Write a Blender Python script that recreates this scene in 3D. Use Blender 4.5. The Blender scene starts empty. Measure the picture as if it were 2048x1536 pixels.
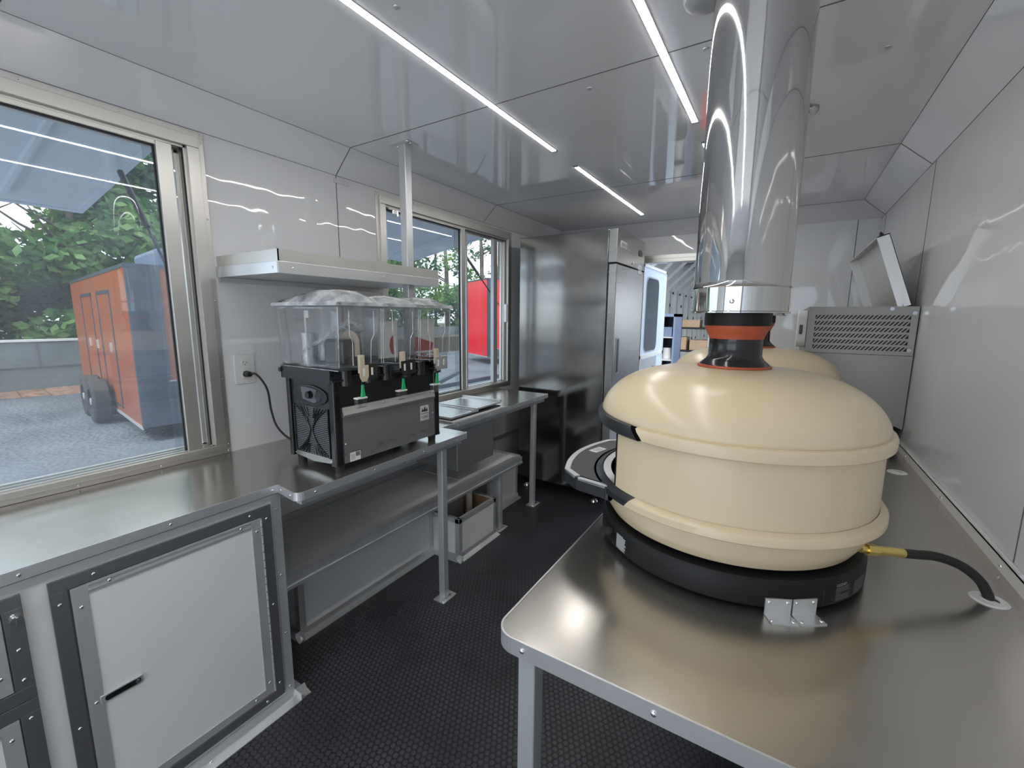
import bpy, bmesh, math, random
from mathutils import Vector, Matrix
random.seed(7)
C = bpy.context.scene.collection
SC = bpy.context.scene
R = math.radians
# ------------------------------------------------------------------ camera, world, exposure
EYE = 1.55
cam_d = bpy.data.cameras.new('camera'); cam = bpy.data.objects.new('camera', cam_d); C.objects.link(cam)
SC.camera = cam
cam_d.sensor_width = 36; cam_d.lens = 36*870.1/2048; cam_d.clip_start = .02; cam_d.clip_end = 300
rt = Vector((0.8481977, 0.52961237, 0.00844982)); up = Vector((-0.08823352, 0.12554414, 0.98815662)); fw = Vector((-0.52227914, 0.83889773, -0.15321582))
M = Matrix((rt, up, -fw)).transposed().to_4x4(); M.translation = Vector((0, 0, EYE)); cam.matrix_world = M
SC.view_settings.view_transform = 'Standard'; SC.view_settings.look = 'None'
SC.view_settings.gamma = 1; SC.view_settings.use_curve_mapping = False
SC.view_settings.exposure = 0.5
for k_, v_ in (('max_bounces', 16), ('diffuse_bounces', 9), ('glossy_bounces', 8), ('transparent_max_bounces', 24)): setattr(SC.cycles, k_, v_)
w = bpy.data.worlds.new('World'); SC.world = w; w.use_nodes = True
wn = w.node_tree; wn.nodes.clear()
wo = wn.nodes.new('ShaderNodeOutputWorld'); bg = wn.nodes.new('ShaderNodeBackground')
tc = wn.nodes.new('ShaderNodeTexCoord'); nz = wn.nodes.new('ShaderNodeTexNoise'); cr = wn.nodes.new('ShaderNodeValToRGB')
nz.inputs['Scale'].default_value = 2.5; nz.inputs['Detail'].default_value = 6
cr.color_ramp.elements[0].position = .35; cr.color_ramp.elements[0].color = (.62, .76, .98, 1)
cr.color_ramp.elements[1].position = .62; cr.color_ramp.elements[1].color = (.93, .97, 1, 1)
wn.links.new(tc.outputs['Generated'], nz.inputs['Vector']); wn.links.new(nz.outputs['Fac'], cr.inputs['Fac'])
wn.links.new(cr.outputs['Color'], bg.inputs['Color']); bg.inputs['Strength'].default_value = 2.25
wn.links.new(bg.outputs[0], wo.inputs[0])
sd = bpy.data.lights.new('sun', 'SUN'); sd.energy = 3.0; sd.angle = R(20); sd.color = (1, .95, .88)
so = bpy.data.objects.new('sun', sd); C.objects.link(so); so.rotation_euler = (R(36), R(6), 0)
LED_STRENGTH = 29

# ------------------------------------------------------------------ materials
MATS = {}
def nodes_of(name):
    m = bpy.data.materials.new(name); m.use_nodes = True; MATS[name] = m
    return m, m.node_tree, m.node_tree.nodes['Principled BSDF']
def mat(name, col, rough=.5, metal=0, spec=.5, bump=0, bscale=20, coat=0, var=0, vscale=3, rvar=0, stretch=None, em=None, trans=0):
    m, t, p = nodes_of(name)
    p.inputs['Base Color'].default_value = (*col, 1); p.inputs['Roughness'].default_value = rough
    p.inputs['Metallic'].default_value = metal; p.inputs['Specular IOR Level'].default_value = spec
    p.inputs['Coat Weight'].default_value = coat
    if trans: p.inputs['Transmission Weight'].default_value = trans
    if em:
        p.inputs['Emission Color'].default_value = (*col, 1); p.inputs['Emission Strength'].default_value = em
    co = t.nodes.new('ShaderNodeTexCoord'); mp = t.nodes.new('ShaderNodeMapping')
    t.links.new(co.outputs['Object'], mp.inputs['Vector'])
    if stretch: mp.inputs['Scale'].default_value = stretch
    if bump:
        n = t.nodes.new('ShaderNodeTexNoise'); n.inputs['Scale'].default_value = bscale; n.inputs['Detail'].default_value = 2
        b = t.nodes.new('ShaderNodeBump'); b.inputs['Strength'].default_value = 1; b.inputs['Distance'].default_value = bump
        t.links.new(mp.outputs[0], n.inputs['Vector']); t.links.new(n.outputs['Fac'], b.inputs['Height']); t.links.new(b.outputs[0], p.inputs['Normal'])
    if var:
        n = t.nodes.new('ShaderNodeTexNoise'); n.inputs['Scale'].default_value = vscale; n.inputs['Detail'].default_value = 5
        r_ = t.nodes.new('ShaderNodeValToRGB')
        r_.color_ramp.elements[0].position = .3; r_.color_ramp.elements[1].position = .7
        r_.color_ramp.elements[0].color = (*[c*(1-var) for c in col], 1); r_.color_ramp.elements[1].color = (*[min(1, c*(1+var)) for c in col], 1)
        t.links.new(mp.outputs[0], n.inputs['Vector']); t.links.new(n.outputs['Fac'], r_.inputs[0]); t.links.new(r_.outputs[0], p.inputs['Base Color'])
    if rvar:
        n = t.nodes.new('ShaderNodeTexNoise'); n.inputs['Scale'].default_value = vscale*1.3; n.inputs['Detail'].default_value = 4
        mr = t.nodes.new('ShaderNodeMapRange'); mr.inputs['From Min'].default_value = .3; mr.inputs['From Max'].default_value = .7
        mr.inputs['To Min'].default_value = max(.02, rough-rvar); mr.inputs['To Max'].default_value = rough+rvar
        t.links.new(mp.outputs[0], n.inputs['Vector']); t.links.new(n.outputs['Fac'], mr.inputs[0]); t.links.new(mr.outputs[0], p.inputs['Roughness'])
    return m
def glassy(name, tint, gloss_k, haze, hazecol=(.8, .85, .9), rough=0.0, haze_noise=0):
    m = bpy.data.materials.new(name); m.use_nodes = True; MATS[name] = m; t = m.node_tree; t.nodes.clear()
    o = t.nodes.new('ShaderNodeOutputMaterial'); tr = t.nodes.new('ShaderNodeBsdfTransparent'); gl = t.nodes.new('ShaderNodeBsdfGlossy')
    df = t.nodes.new('ShaderNodeBsdfDiffuse'); ge = t.nodes.new('ShaderNodeNewGeometry'); dt = t.nodes.new('ShaderNodeVectorMath'); dt.operation = 'DOT_PRODUCT'; mu = t.nodes.new('ShaderNodeMath'); mu.operation = 'MULTIPLY'; mu.use_clamp = True
    m1 = t.nodes.new('ShaderNodeMixShader'); m2 = t.nodes.new('ShaderNodeMixShader')
    tr.inputs[0].default_value = (*tint, 1); gl.inputs['Roughness'].default_value = rough; df.inputs[0].default_value = (*hazecol, 1)
    mu.inputs[1].default_value = gloss_k
    t.links.new(ge.outputs['Incoming'], dt.inputs[0]); t.links.new(ge.outputs['Normal'], dt.inputs[1]); last = dt.outputs['Value']
    for op, v_, sw in (('ABSOLUTE', None, 0), ('SUBTRACT', 1, 1), ('POWER', 5, 0), ('MULTIPLY', .96, 0), ('ADD', .04, 0)):   # Schlick reflectance of glass
        q = t.nodes.new('ShaderNodeMath'); q.operation = op; q.use_clamp = True; t.links.new(last, q.inputs[1 if sw else 0])
        if v_ is not None: q.inputs[0 if sw else 1].default_value = v_
        last = q.outputs[0]
    t.links.new(last, mu.inputs[0]); t.links.new(mu.outputs[0], m2.inputs[0])
    t.links.new(tr.outputs[0], m1.inputs[1]); t.links.new(df.outputs[0], m1.inputs[2]); m1.inputs[0].default_value = haze
    if haze_noise:
        co = t.nodes.new('ShaderNodeTexCoord'); n = t.nodes.new('ShaderNodeTexNoise'); n.inputs['Scale'].default_value = haze_noise; n.inputs['Detail'].default_value = 4
        mr = t.nodes.new('ShaderNodeMapRange'); mr.inputs['From Min'].default_value = .3; mr.inputs['From Max'].default_value = .75
        mr.inputs['To Min'].default_value = haze*.3; mr.inputs['To Max'].default_value = haze*1.8
        t.links.new(co.outputs['Object'], n.inputs['Vector']); t.links.new(n.outputs['Fac'], mr.inputs[0]); t.links.new(mr.outputs[0], m1.inputs[0])
    t.links.new(m1.outputs[0], m2.inputs[1]); t.links.new(gl.outputs[0], m2.inputs[2]); t.links.new(m2.outputs[0], o.inputs[0])
    return m
mat('wall_panel', (.74, .745, .755), .025, spec=.5, bump=.0035, bscale=3.0)
mat('ceiling_panel', (.78, .79, .82), .04, spec=.9, bump=.0022, bscale=1.8)
mat('seam', (.12, .12, .13), .6)
mat('steel', (.56, .53, .49), .23, .93, var=.03, vscale=3, rvar=.03)  # worktop steel; warm base tint stands in for a warm reflection
mat('steel_frame', (.27, .275, .285), .36, .8)
mat('steel_brushed', (.38, .385, .39), .33, .75)
mat('steel_dark', (.29, .285, .275), .14, 1, var=.05, vscale=1.2, rvar=.03, stretch=(.25, .25, 5), bump=.0016, bscale=.9)
mat('steel_side', (.48, .47, .455), .27, 1, var=.012, vscale=2, rvar=.01, stretch=(.3, .3, 5))
mat('pipe_steel', (.56, .555, .55), .055, 1, bump=.0006, bscale=6)
mat('aluminum', (.60, .61, .62), .42, .6, var=.03, vscale=5)
mat('aluminum_bright', (.70, .71, .72), .32, .75, var=.04, vscale=5)
mat('aluminum_warm', (.66, .645, .61), .34, .8, var=.03, vscale=2.5)
mat('rivet_metal', (.8, .8, .8), .18, 1)
mat('white_panel', (.72, .725, .72), .38, bump=.0003, bscale=90)
mat('white_matte', (.66, .66, .65), .55)
mat('white_plastic', (.72, .72, .70), .3)
mat('cream', (.66, .54, .36), .23, spec=.45, bump=.0002, bscale=160, var=.02)
mat('black_metal', (.008, .008, .008), .48, spec=.3)
mat('black_gloss', (.012, .012, .013), .16)
mat('black_plastic', (.022, .023, .026), .28)
mat('black_rubber', (.012, .012, .012), .55)
mat('charcoal_top', (.045, .045, .048), .42, bump=.0003, bscale=200)
mat('orange_silicone', (.42, .08, .028), .45)
mat('brass', (.75, .58, .2), .28, 1)
mat('green_plastic', (.015, .38, .13), .35)
mat('beige_plastic', (.52, .45, .33), .5)
mat('paper', (.72, .72, .69), .6)
mat('red_paper', (.40, .035, .04), .5)
mat('cardboard', (.24, .17, .11), .8, var=.1)
mat('wood_raw', (.32, .19, .09), .7, var=.15, vscale=8)
mat('steel_warm', (.27, .255, .23), .42, 1, var=.04, vscale=2, rvar=.03)
mat('stone', (.58, .60, .63), .7, var=.1, vscale=30)
mat('pvc', (.62, .58, .47), .4)
mat('lead', (.9, .92, .96), .5)
mat('led', (1, .985, .95), .5, em=LED_STRENGTH)
mat('concrete', (.17, .19, .195), .85, var=.14, vscale=1.4, bump=.02, bscale=6)
mat('leaf_litter', (.22, .13, .09), .9, var=.5, vscale=6, bump=.03, bscale=9)
mat('bark', (.16, .14, .12), .9, var=.3, vscale=4, bump=.02, bscale=12)
mat('orange_paint', (.31, .08, .026), .32, var=.08, vscale=1.2)
mat('red_paint', (.75, .012, .025), .3)
mat('dark_paint', (.045, .055, .075), .4, var=.25, vscale=2.5)
mat('blue_paint', (.12, .16, .24), .45)
mat('grey_paint', (.36, .38, .40), .5)
mat('hatch_paint', (.58, .66, .77), .22)
mat('door_paint', (.62, .72, .86), .35)
mat('shed_white', (.66, .66, .62), .7, var=.08, vscale=3)
mat('shed_roof', (.30, .32, .34), .7, var=.1)
mat('tire', (.03, .03, .032), .75)
mat('label_white', (.55, .55, .55), .6)
mat('label_dim', (.16, .16, .165), .6)
mat('screen_blue', (.03, .1, .45), .3)
mat('soil', (.10, .085, .06), .95, var=.3, vscale=5)
glassy('window_glass', (.90, .93, .93), 1.5, .085, (.62, .72, .86), haze_noise=3)
glassy('door_glass', (.45, .5, .55), 1.3, .35, (.30, .34, .38))
glassy('clear_plastic', (.96, .965, .97), 1.5, .035, (.8, .82, .85), .03, haze_noise=12)
glassy('lid_plastic', (.90, .91, .92), 1.5, .34, (.85, .86, .88), .12, haze_noise=18)
# gravel lot
m, t, p = nodes_of('gravel')
co = t.nodes.new('ShaderNodeTexCoord'); v = t.nodes.new('ShaderNodeTexVoronoi'); v.inputs['Scale'].default_value = 14
n = t.nodes.new('ShaderNodeTexNoise'); n.inputs['Scale'].default_value = .7; n.inputs['Detail'].default_value = 8
r_ = t.nodes.new('ShaderNodeValToRGB'); r_.color_ramp.elements[0].color = (.085, .098, .125, 1); r_.color_ramp.elements[1].color = (.15, .17, .20, 1)
r_.color_ramp.elements[0].position = .35; r_.color_ramp.elements[1].position = .7
b = t.nodes.new('ShaderNodeBump'); b.inputs['Distance'].default_value = .03
t.links.new(co.outputs['Object'], v.inputs['Vector']); t.links.new(co.outputs['Object'], n.inputs['Vector'])
t.links.new(n.outputs['Fac'], r_.inputs[0]); t.links.new(r_.outputs[0], p.inputs['Base Color']); t.links.new(v.outputs['Distance'], b.inputs['Height']); t.links.new(b.outputs[0], p.inputs['Normal'])
p.inputs['Roughness'].default_value = .9
# rubber coin floor: hexagonal packing of raised discs
m, t, p = nodes_of('coin_rubber')
P_ = .0235
co = t.nodes.new('ShaderNodeTexCoord')
def vm(op, a, bvec=None):
    q = t.nodes.new('ShaderNodeVectorMath'); q.operation = op
    t.links.new(a, q.inputs[0])
    if bvec is not None: q.inputs[1].default_value = bvec
    return q
def ms(op, a, bval):
    q = t.nodes.new('ShaderNodeMath'); q.operation = op; t.links.new(a, q.inputs[0])
    if hasattr(bval, 'links'): t.links.new(bval, q.inputs[1])
    else: q.inputs[1].default_value = bval
    return q
sc_ = vm('MULTIPLY', co.outputs['Object'], (1/P_, 1/P_, 0))
cell = (1, math.sqrt(3), 1)
ds = []
for off in ((100, 100*math.sqrt(3), .5), (100.5, 100.5*math.sqrt(3), .5)):
    a = vm('ADD', sc_.outputs[0], off); b1 = vm('MODULO', a.outputs[0], cell); c1 = vm('SUBTRACT', b1.outputs[0], (.5, math.sqrt(3)/2, .5)); l1 = vm('LENGTH', c1.outputs[0])
    ds.append(l1.outputs['Value'])
mn = ms('MINIMUM', ds[0], ds[1])
mr = t.nodes.new('ShaderNodeMapRange'); mr.interpolation_type = 'SMOOTHSTEP'
mr.inputs['From Min'].default_value = .38; mr.inputs['From Max'].default_value = .47; mr.inputs['To Min'].default_value = 1; mr.inputs['To Max'].default_value = 0
t.links.new(mn.outputs[0], mr.inputs[0])
b = t.nodes.new('ShaderNodeBump'); b.inputs['Distance'].default_value = .0016; b.inputs['Strength'].default_value = 1
t.links.new(mr.outputs[0], b.inputs['Height']); t.links.new(b.outputs[0], p.inputs['Normal'])
n = t.nodes.new('ShaderNodeTexNoise'); n.inputs['Scale'].default_value = 4; n.inputs['Detail'].default_value = 7; t.links.new(co.outputs['Object'], n.inputs['Vector'])
r_ = t.nodes.new('ShaderNodeValToRGB'); r_.color_ramp.elements[0].color = (.026, .028, .033, 1); r_.color_ramp.elements[1].color = (.050, .054, .063, 1)
r_.color_ramp.elements[0].position = .35; r_.color_ramp.elements[1].position = .68
t.links.new(n.outputs['Fac'], r_.inputs[0])
mx = t.nodes.new('ShaderNodeMix'); mx.data_type = 'RGBA'; mx.inputs[6].default_value = (.010, .010, .012, 1)
vo = t.nodes.new('ShaderNodeTexVoronoi'); vo.inputs['Scale'].default_value = 5.5; t.links.new(co.outputs['Object'], vo.inputs['Vector'])
lt = ms('LESS_THAN', vo.outputs['Distance'], .016); m3 = t.nodes.new('ShaderNodeMix'); m3.data_type = 'RGBA'; m3.inputs[7].default_value = (.35, .35, .34, 1)
t.links.new(mr.outputs[0], mx.inputs[0]); t.links.new(r_.outputs[0], mx.inputs[7]); t.links.new(mx.outputs[2], m3.inputs[6]); t.links.new(lt.outputs[0], m3.inputs[0]); t.links.new(m3.outputs[2], p.inputs['Base Color'])
p.inputs['Roughness'].default_value = .42
# leaves
def leafmat(name, c1, c2):
    m, t, p = nodes_of(name)
    co = t.nodes.new('ShaderNodeTexCoord'); n = t.nodes.new('ShaderNodeTexNoise'); n.inputs['Scale'].default_value = .9; n.inputs['Detail'].default_value = 6
    r_ = t.nodes.new('ShaderNodeValToRGB'); r_.color_ramp.elements[0].color = (*c1, 1); r_.color_ramp.elements[1].color = (*c2, 1)
    r_.color_ramp.elements[0].position = .38; r_.color_ramp.elements[1].position = .66
    t.links.new(co.outputs['Object'], n.inputs['Vector']); t.links.new(n.outputs['Fac'], r_.inputs[0]); t.links.new(r_.outputs[0], p.inputs['Base Color'])
    p.inputs['Roughness'].default_value = .6
    ts = t.nodes.new('ShaderNodeBsdfTranslucent'); t.links.new(r_.outputs[0], ts.inputs[0]); mx = t.nodes.new('ShaderNodeMixShader'); mx.inputs[0].default_value = .35
    t.links.new(p.outputs[0], mx.inputs[1]); t.links.new(ts.outputs[0], mx.inputs[2]); t.links.new(mx.outputs[0], t.nodes['Material Output'].inputs[0])
leafmat('leaf_green', (.05, .16, .05), (.22, .38, .10))
leafmat('leaf_dark', (.025, .085, .035), (.09, .20, .07))
leafmat('leaf_light', (.14, .36, .10), (.46, .60, .16))

# ------------------------------------------------------------------ mesh helpers
def bm_(): return bmesh.new()
def face(bm, pts):
    try: return bm.faces.new([bm.verts.new(p) for p in pts])
    except ValueError: return None
def box(bm, x0, x1, y0, y1, z0, z1):
    v = [bm.verts.new((x, y, z)) for z in (z0, z1) for y in (y0, y1) for x in (x0, x1)]
    for f in ((0, 2, 3, 1), (4, 5, 7, 6), (0, 1, 5, 4), (2, 6, 7, 3), (0, 4, 6, 2), (1, 3, 7, 5)): bm.faces.new([v[i] for i in f])
def obox(bm, c, ax, ay, az, hx, hy, hz):
    c = Vector(c); ax, ay, az = Vector(ax).normalized(), Vector(ay).normalized(), Vector(az).normalized()
    v = [bm.verts.new(c+ax*hx*i+ay*hy*j+az*hz*k) for k in (-1, 1) for j in (-1, 1) for i in (-1, 1)]
    for f in ((0, 2, 3, 1), (4, 5, 7, 6), (0, 1, 5, 4), (2, 6, 7, 3), (0, 4, 6, 2), (1, 3, 7, 5)): bm.faces.new([v[i] for i in f])
def frame_axes(d):
    d = Vector(d).normalized(); a = Vector((0, 0, 1)) if abs(d.z) < .9 else Vector((1, 0, 0))
    u = d.cross(a).normalized(); return u, d.cross(u).normalized(), d
def bar(bm, p, q, wx, wy=None):
    wy = wy or wx; p, q = Vector(p), Vector(q); u, v, d = frame_axes(q-p); obox(bm, (p+q)/2, u, v, d, wx/2, wy/2, (q-p).length/2)
def cyl(bm, p, q, r0, r1=None, seg=24, caps=True):
    r1 = r0 if r1 is None else r1; p, q = Vector(p), Vector(q); u, v, d = frame_axes(q-p)
    A = [bm.verts.new(p+(u*math.cos(2*math.pi*i/seg)+v*math.sin(2*math.pi*i/seg))*r0) for i in range(seg)]
    B = [bm.verts.new(q+(u*math.cos(2*math.pi*i/seg)+v*math.sin(2*math.pi*i/seg))*r1) for i in range(seg)]
    for i in range(seg): bm.faces.new((A[i], A[(i+1) % seg], B[(i+1) % seg], B[i]))
    if caps: bm.faces.new(A[::-1]); bm.faces.new(B)
def lathe(bm, prof, cx, cy, seg=96, a0=0, a1=360, caps=False):
    A0 = a0 if callable(a0) else (lambda z: a0); A1 = a1 if callable(a1) else (lambda z: a1)
    full = abs(A1(0)-A0(0)) >= 359.9; k = seg if full else seg+1
    rings = []
    for (r, z) in prof:
        if r < 1e-6 and full: rings.append([bm.verts.new((cx, cy, z))]); continue
        rings.append([bm.verts.new((cx+r*math.cos(R(A0(z)+(A1(z)-A0(z))*i/seg)), cy+r*math.sin(R(A0(z)+(A1(z)-A0(z))*i/seg)), z)) for i in range(k)])
    for A, B in zip(rings, rings[1:]):
        for i in range(seg):
            j = (i+1) % k
            if len(A) == 1 and len(B) == 1: continue
            if len(A) == 1: bm.faces.new((A[0], B[j], B[i]))
            elif len(B) == 1: bm.faces.new((A[i], A[j], B[0]))
            else: bm.faces.new((A[i], A[j], B[j], B[i]))
    if caps and not full:
        for e in (0, -1):
            try: bm.faces.new([rg[e] for rg in rings])
            except ValueError: pass
def tube(bm, pts, r, seg=12):
    pts = [Vector(p) for p in pts]; prev = None; U = None
    for i, p in enumerate(pts):
        d = (pts[min(i+1, len(pts)-1)]-pts[max(i-1, 0)]).normalized()
        if U is None: U, V, _ = frame_axes(d)
        else: U = (U-d*U.dot(d)).normalized(); V = d.cross(U)
        rr = r(i/(len(pts)-1)) if callable(r) else r
        ring = [bm.verts.new(p+(U*math.cos(2*math.pi*k/seg)+V*math.sin(2*math.pi*k/seg))*rr) for k in range(seg)]
        if prev:
            for k in range(seg): bm.faces.new((prev[k], prev[(k+1) % seg], ring[(k+1) % seg], ring[k]))
        else: bm.faces.new(ring[::-1])
        prev = ring
    bm.faces.new(prev)
def spline(P, n=10):
    P = [Vector(p) for p in P]; out = []
    Q = [P[0]*2-P[1]]+P+[P[-1]*2-P[-2]]
    for i in range(1, len(Q)-2):
        for k in range(n):
            s = k/n; a, b, c, d = Q[i-1], Q[i], Q[i+1], Q[i+2]
            out.append(.5*((2*b)+(c-a)*s+(2*a-5*b+4*c-d)*s*s+(3*b-a-3*c+d)*s**3))
    out.append(P[-1]); return out
def prism(bm, pts, ax, c0, c1):
    """extrude a polygon of (a,b) pairs along axis ax from c0 to c1"""
    def mk(a, b, c): return {0: (c, a, b), 1: (a, c, b), 2: (a, b, c)}[ax]
    A = [bm.verts.new(mk(a, b, c0)) for a, b in pts]; B = [bm.verts.new(mk(a, b, c1)) for a, b in pts]; n = len(pts)
    bm.faces.new(A); bm.faces.new(B[::-1])
    for i in range(n): bm.faces.new((A[i], B[i], B[(i+1) % n], A[(i+1) % n]))
def rrect(a0, a1, b0, b1, r, n=6):
    out = []
    for cx, cy, s in ((a1-r, b1-r, 0), (a0+r, b1-r, 90), (a0+r, b0+r, 180), (a1-r, b0+r, 270)):
        for k in range(n+1): t_ = R(s+90*k/n); out.append((cx+r*math.cos(t_), cy+r*math.sin(t_)))
    return out
WL = {}
def fin(name, bm, m, parent=None, loc=None, smooth=False, bevel=0, bseg=2):
    bmesh.ops.recalc_face_normals(bm, faces=bm.faces)
    if parent is not None: L = WL[parent.name]
    elif loc is not None: L = Vector(loc)
    else:
        xs = [v.co for v in bm.verts]
        L = Vector(((min(v.x for v in xs)+max(v.x for v in xs))/2, (min(v.y for v in xs)+max(v.y for v in xs))/2, min(v.z for v in xs)))
    bmesh.ops.translate(bm, verts=bm.verts, vec=-L)
    me = bpy.data.meshes.new(name); bm.to_mesh(me); bm.free()
    me.materials.append(MATS[m])
    if smooth:
        for f in me.polygons: f.use_smooth = True
    o = bpy.data.objects.new(name, me); C.objects.link(o)
    if smooth:
        es = o.modifiers.new('es', 'EDGE_SPLIT'); es.split_angle = R(35)
    if bevel:
        bv = o.modifiers.new('bv', 'BEVEL'); bv.width = bevel; bv.segments = bseg; bv.limit_method = 'ANGLE'; bv.angle_limit = R(40)
    if parent is not None: o.parent = parent
    else: o.location = L
    WL[o.name] = L
    return o
def B_(name, dims, m, parent=None, bevel=0, **k):
    bm = bm_(); box(bm, *dims); return fin(name, bm, m, parent, bevel=bevel, **k)
def thing(name, loc, label, cat, group=None):
    o = bpy.data.objects.new(name, None); C.objects.link(o); o.location = loc; o.empty_display_size = .1
    WL[o.name] = Vector(loc); return tag(o, label, cat, group)
def tag(o, label, cat, group=None):
    o['label'] = label; o['category'] = cat
    if group: o['group'] = group
    return o
def struct(o): o['kind'] = 'structure'; return o
def stuff(o): o['kind'] = 'stuff'; return o
def copy_tree(o, off=(0, 0, 0), parent=None):
    c = o.copy(); C.objects.link(c)
    if parent is not None: c.parent = parent
    else: c.location = Vector(o.location)+Vector(off)
    for ch in list(o.children): copy_tree(ch, parent=c)
    return c
_bm = bm_(); lathe(_bm, [(1, 0), (.95, .3), (.7, .52), (.35, .62), (0, .64)], 0, 0, 12)
_me = bpy.data.meshes.new('rivet'); _bm.to_mesh(_me); _bm.free(); _me.materials.append(MATS['rivet_metal'])
for f in _me.polygons: f.use_smooth = True
def rivets(parent, pts, normal, r=.0045, name='rivet'):
    q = Vector(normal).to_track_quat('Z', 'Y')
    for p in pts:
        o = bpy.data.objects.new(name, _me); C.objects.link(o); o.parent = parent
        o.location = Vector(p)-WL[parent.name]; o.rotation_mode = 'QUATERNION'; o.rotation_quaternion = q; o.scale = (r, r, r)
def text(name, body, size, origin, xdir, ydir, m, parent, bend=None, lift=.0008, align='LEFT'):
    """flat lettering turned into a mesh; bend=(cx,cy,r) wraps it on a vertical cylinder"""
    cu = bpy.data.curves.new(name, 'FONT'); cu.body = body; cu.size = size; cu.align_x = align; cu.extrude = 0
    tmp = bpy.data.objects.new(name, cu); C.objects.link(tmp)
    dg = bpy.context.evaluated_depsgraph_get(); dg.update()
    me = bpy.data.meshes.new_from_object(tmp.evaluated_get(dg)); bpy.data.objects.remove(tmp)
    xd, yd = Vector(xdir).normalized(), Vector(ydir).normalized(); nn = xd.cross(yd); O = Vector(origin)
    for v in me.vertices:
        if bend:
            cx, cy, r, a = bend; th = R(a)+v.co.x/r
            P = Vector((cx+(r+lift)*math.cos(th), cy+(r+lift)*math.sin(th), O.z+v.co.y))
        else: P = O+xd*v.co.x+yd*v.co.y+nn*lift
        v.co = P-WL[parent.name]
    me.materials.clear(); me.materials.append(MATS[m])
    o = bpy.data.objects.new(name, me); C.objects.link(o); o.parent = parent; WL[o.name] = WL[parent.name]
    return o

# ------------------------------------------------------------------ the trailer shell
XL, XR, YB, YF, ZW, ZC, XC = -2.15, .535, -2.2, 4.33, 2.30, 2.418, .13
CT = .914
struct(B_('floor', (XL-.12, XR+.12, YB-.1, YF+.1, -.06, 0), 'coin_rubber', loc=(0, 0, 0)))
bm = bm_(); box(bm, XL+XC, XR-XC, YB, YF-XC, ZC, ZC+.02)
for pts in (((XL, ZW), (XL+XC, ZC), (XL+XC, ZC+.02), (XL-.02, ZC+.02)), ((XR, ZW), (XR-XC, ZC), (XR-XC, ZC+.02), (XR+.02, ZC+.02))): prism(bm, pts, 1, YB, YF)
prism(bm, ((YF, ZW), (YF-XC, ZC), (YF-XC, ZC+.02), (YF+.02, ZC+.02)), 0, XL, XR)
box(bm, XL-.12, XR+.12, YB-.1, YF+.1, ZC+.02, ZC+.08)
struct(fin('ceiling', bm, 'ceiling_panel', loc=(0, 0, ZC)))
W1 = (-.75, .972, CT+.002, 2.295); W2 = (1.885, 3.415, .918, 2.287)
bm = bm_()
ys = [YB, W1[0], W1[1], W2[0], W2[1], YF]
for i in range(5):
    if i in (1, 3):
        Wn = W1 if i == 1 else W2
        box(bm, XL-.07, XL, ys[i], ys[i+1], 0, Wn[2]); box(bm, XL-.07, XL, ys[i], ys[i+1], Wn[3], ZW+.03)
    else: box(bm, XL-.07, XL, ys[i], ys[i+1], 0, ZW+.03)
struct(fin('wall_left', bm, 'wall_panel', loc=(XL, 0, 0)))
struct(B_('wall_right', (XR, XR+.07, YB, YF, 0, ZW+.03), 'wall_panel', loc=(XR, 0, 0)))
DX0, DX1, DZ = -1.34, -.56, 2.10
bm = bm_(); box(bm, XL, DX0, YF, YF+.07, 0, ZW+.03); box(bm, DX1, XR, YF, YF+.07, 0, ZW+.03); box(bm, DX0, DX1, YF, YF+.07, DZ, ZW+.03)
struct(fin('wall_far', bm, 'wall_panel', loc=(0, YF, 0)))
bm = bm_(); box(bm, XL, XL+.12, YB-.07, YB, 0, ZW+.12); box(bm, XR-.12, XR, YB-.07, YB, 0, ZW+.12); box(bm, XL+.12, XR-.12, YB-.07, YB, 2.2, ZW+.12)
struct(fin('wall_back', bm, 'wall_panel', loc=(0, YB, 0)))
# panel joints
def seamx(y, n):
    bm = bm_(); box(bm, XL+XC, XR-XC, y-.002, y+.002, ZC-.0012, ZC)
    for s, X in ((1, XL), (-1, XR)):
        a = Vector((X+s*XC, y, ZC-.0006)); b = Vector((X+s*.0006, y, ZW)); bar(bm, a, b, .003, .003)
    struct(fin('trim_%d' % n, bm, 'seam'))
for n, y in enumerate((.40, 1.62, 2.99, 4.2)): seamx(y, n+1)
k = 5
for X, yy in ((XL, (1.62,)), (XR, (.3, 1.52, 2.92, 4.15))):
    for y in yy:
        s = 1 if X == XL else -1
        struct(B_('trim_%d' % k, (min(X, X+s*.0012), max(X, X+s*.0012), y-.002, y+.002, CT if X == XR else 1.0, ZW), 'seam')); k += 1
struct(B_('trim_%d' % k, (.395, .399, YF-.0012, YF, .9, ZW), 'seam')); k += 1
for X in (XL+XC, XR-XC): struct(B_('trim_%d' % k, (X-.001, X+.001, YB, YF, ZC-.001, ZC), 'seam')); k += 1
for X in (XL, XR): struct(B_('trim_%d' % k, (X-.0012, X+.0012, YB, YF, ZW-.001, ZW+.001), 'seam')); k += 1
bm = bm_(); box(bm, XL, XL+.004, 1.605, 1.70, 2.262, 2.285)
tag(fin('splice_plate', bm, 'aluminum_bright', bevel=.001), 'small silver plate at the top of the left wall panel joint', 'bracket')
for n_, (x, y, wh) in enumerate(((-1.02, 1.0, 'between the two long light strips near the top edge'), (-.72, 1.70, 'just behind the first ceiling joint'), (.20, 1.95, 'on the ceiling right of the flue'), (-.30, 1.66, 'beside the ceiling joint left of the flue'))):
    bm = bm_(); lathe(bm, [(.010, ZC), (.009, ZC-.003), (0, ZC-.004)], x, y, 14); tag(fin('ceiling_screw', bm, 'aluminum', smooth=True), 'tiny panel screw '+wh, 'screw')
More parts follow.
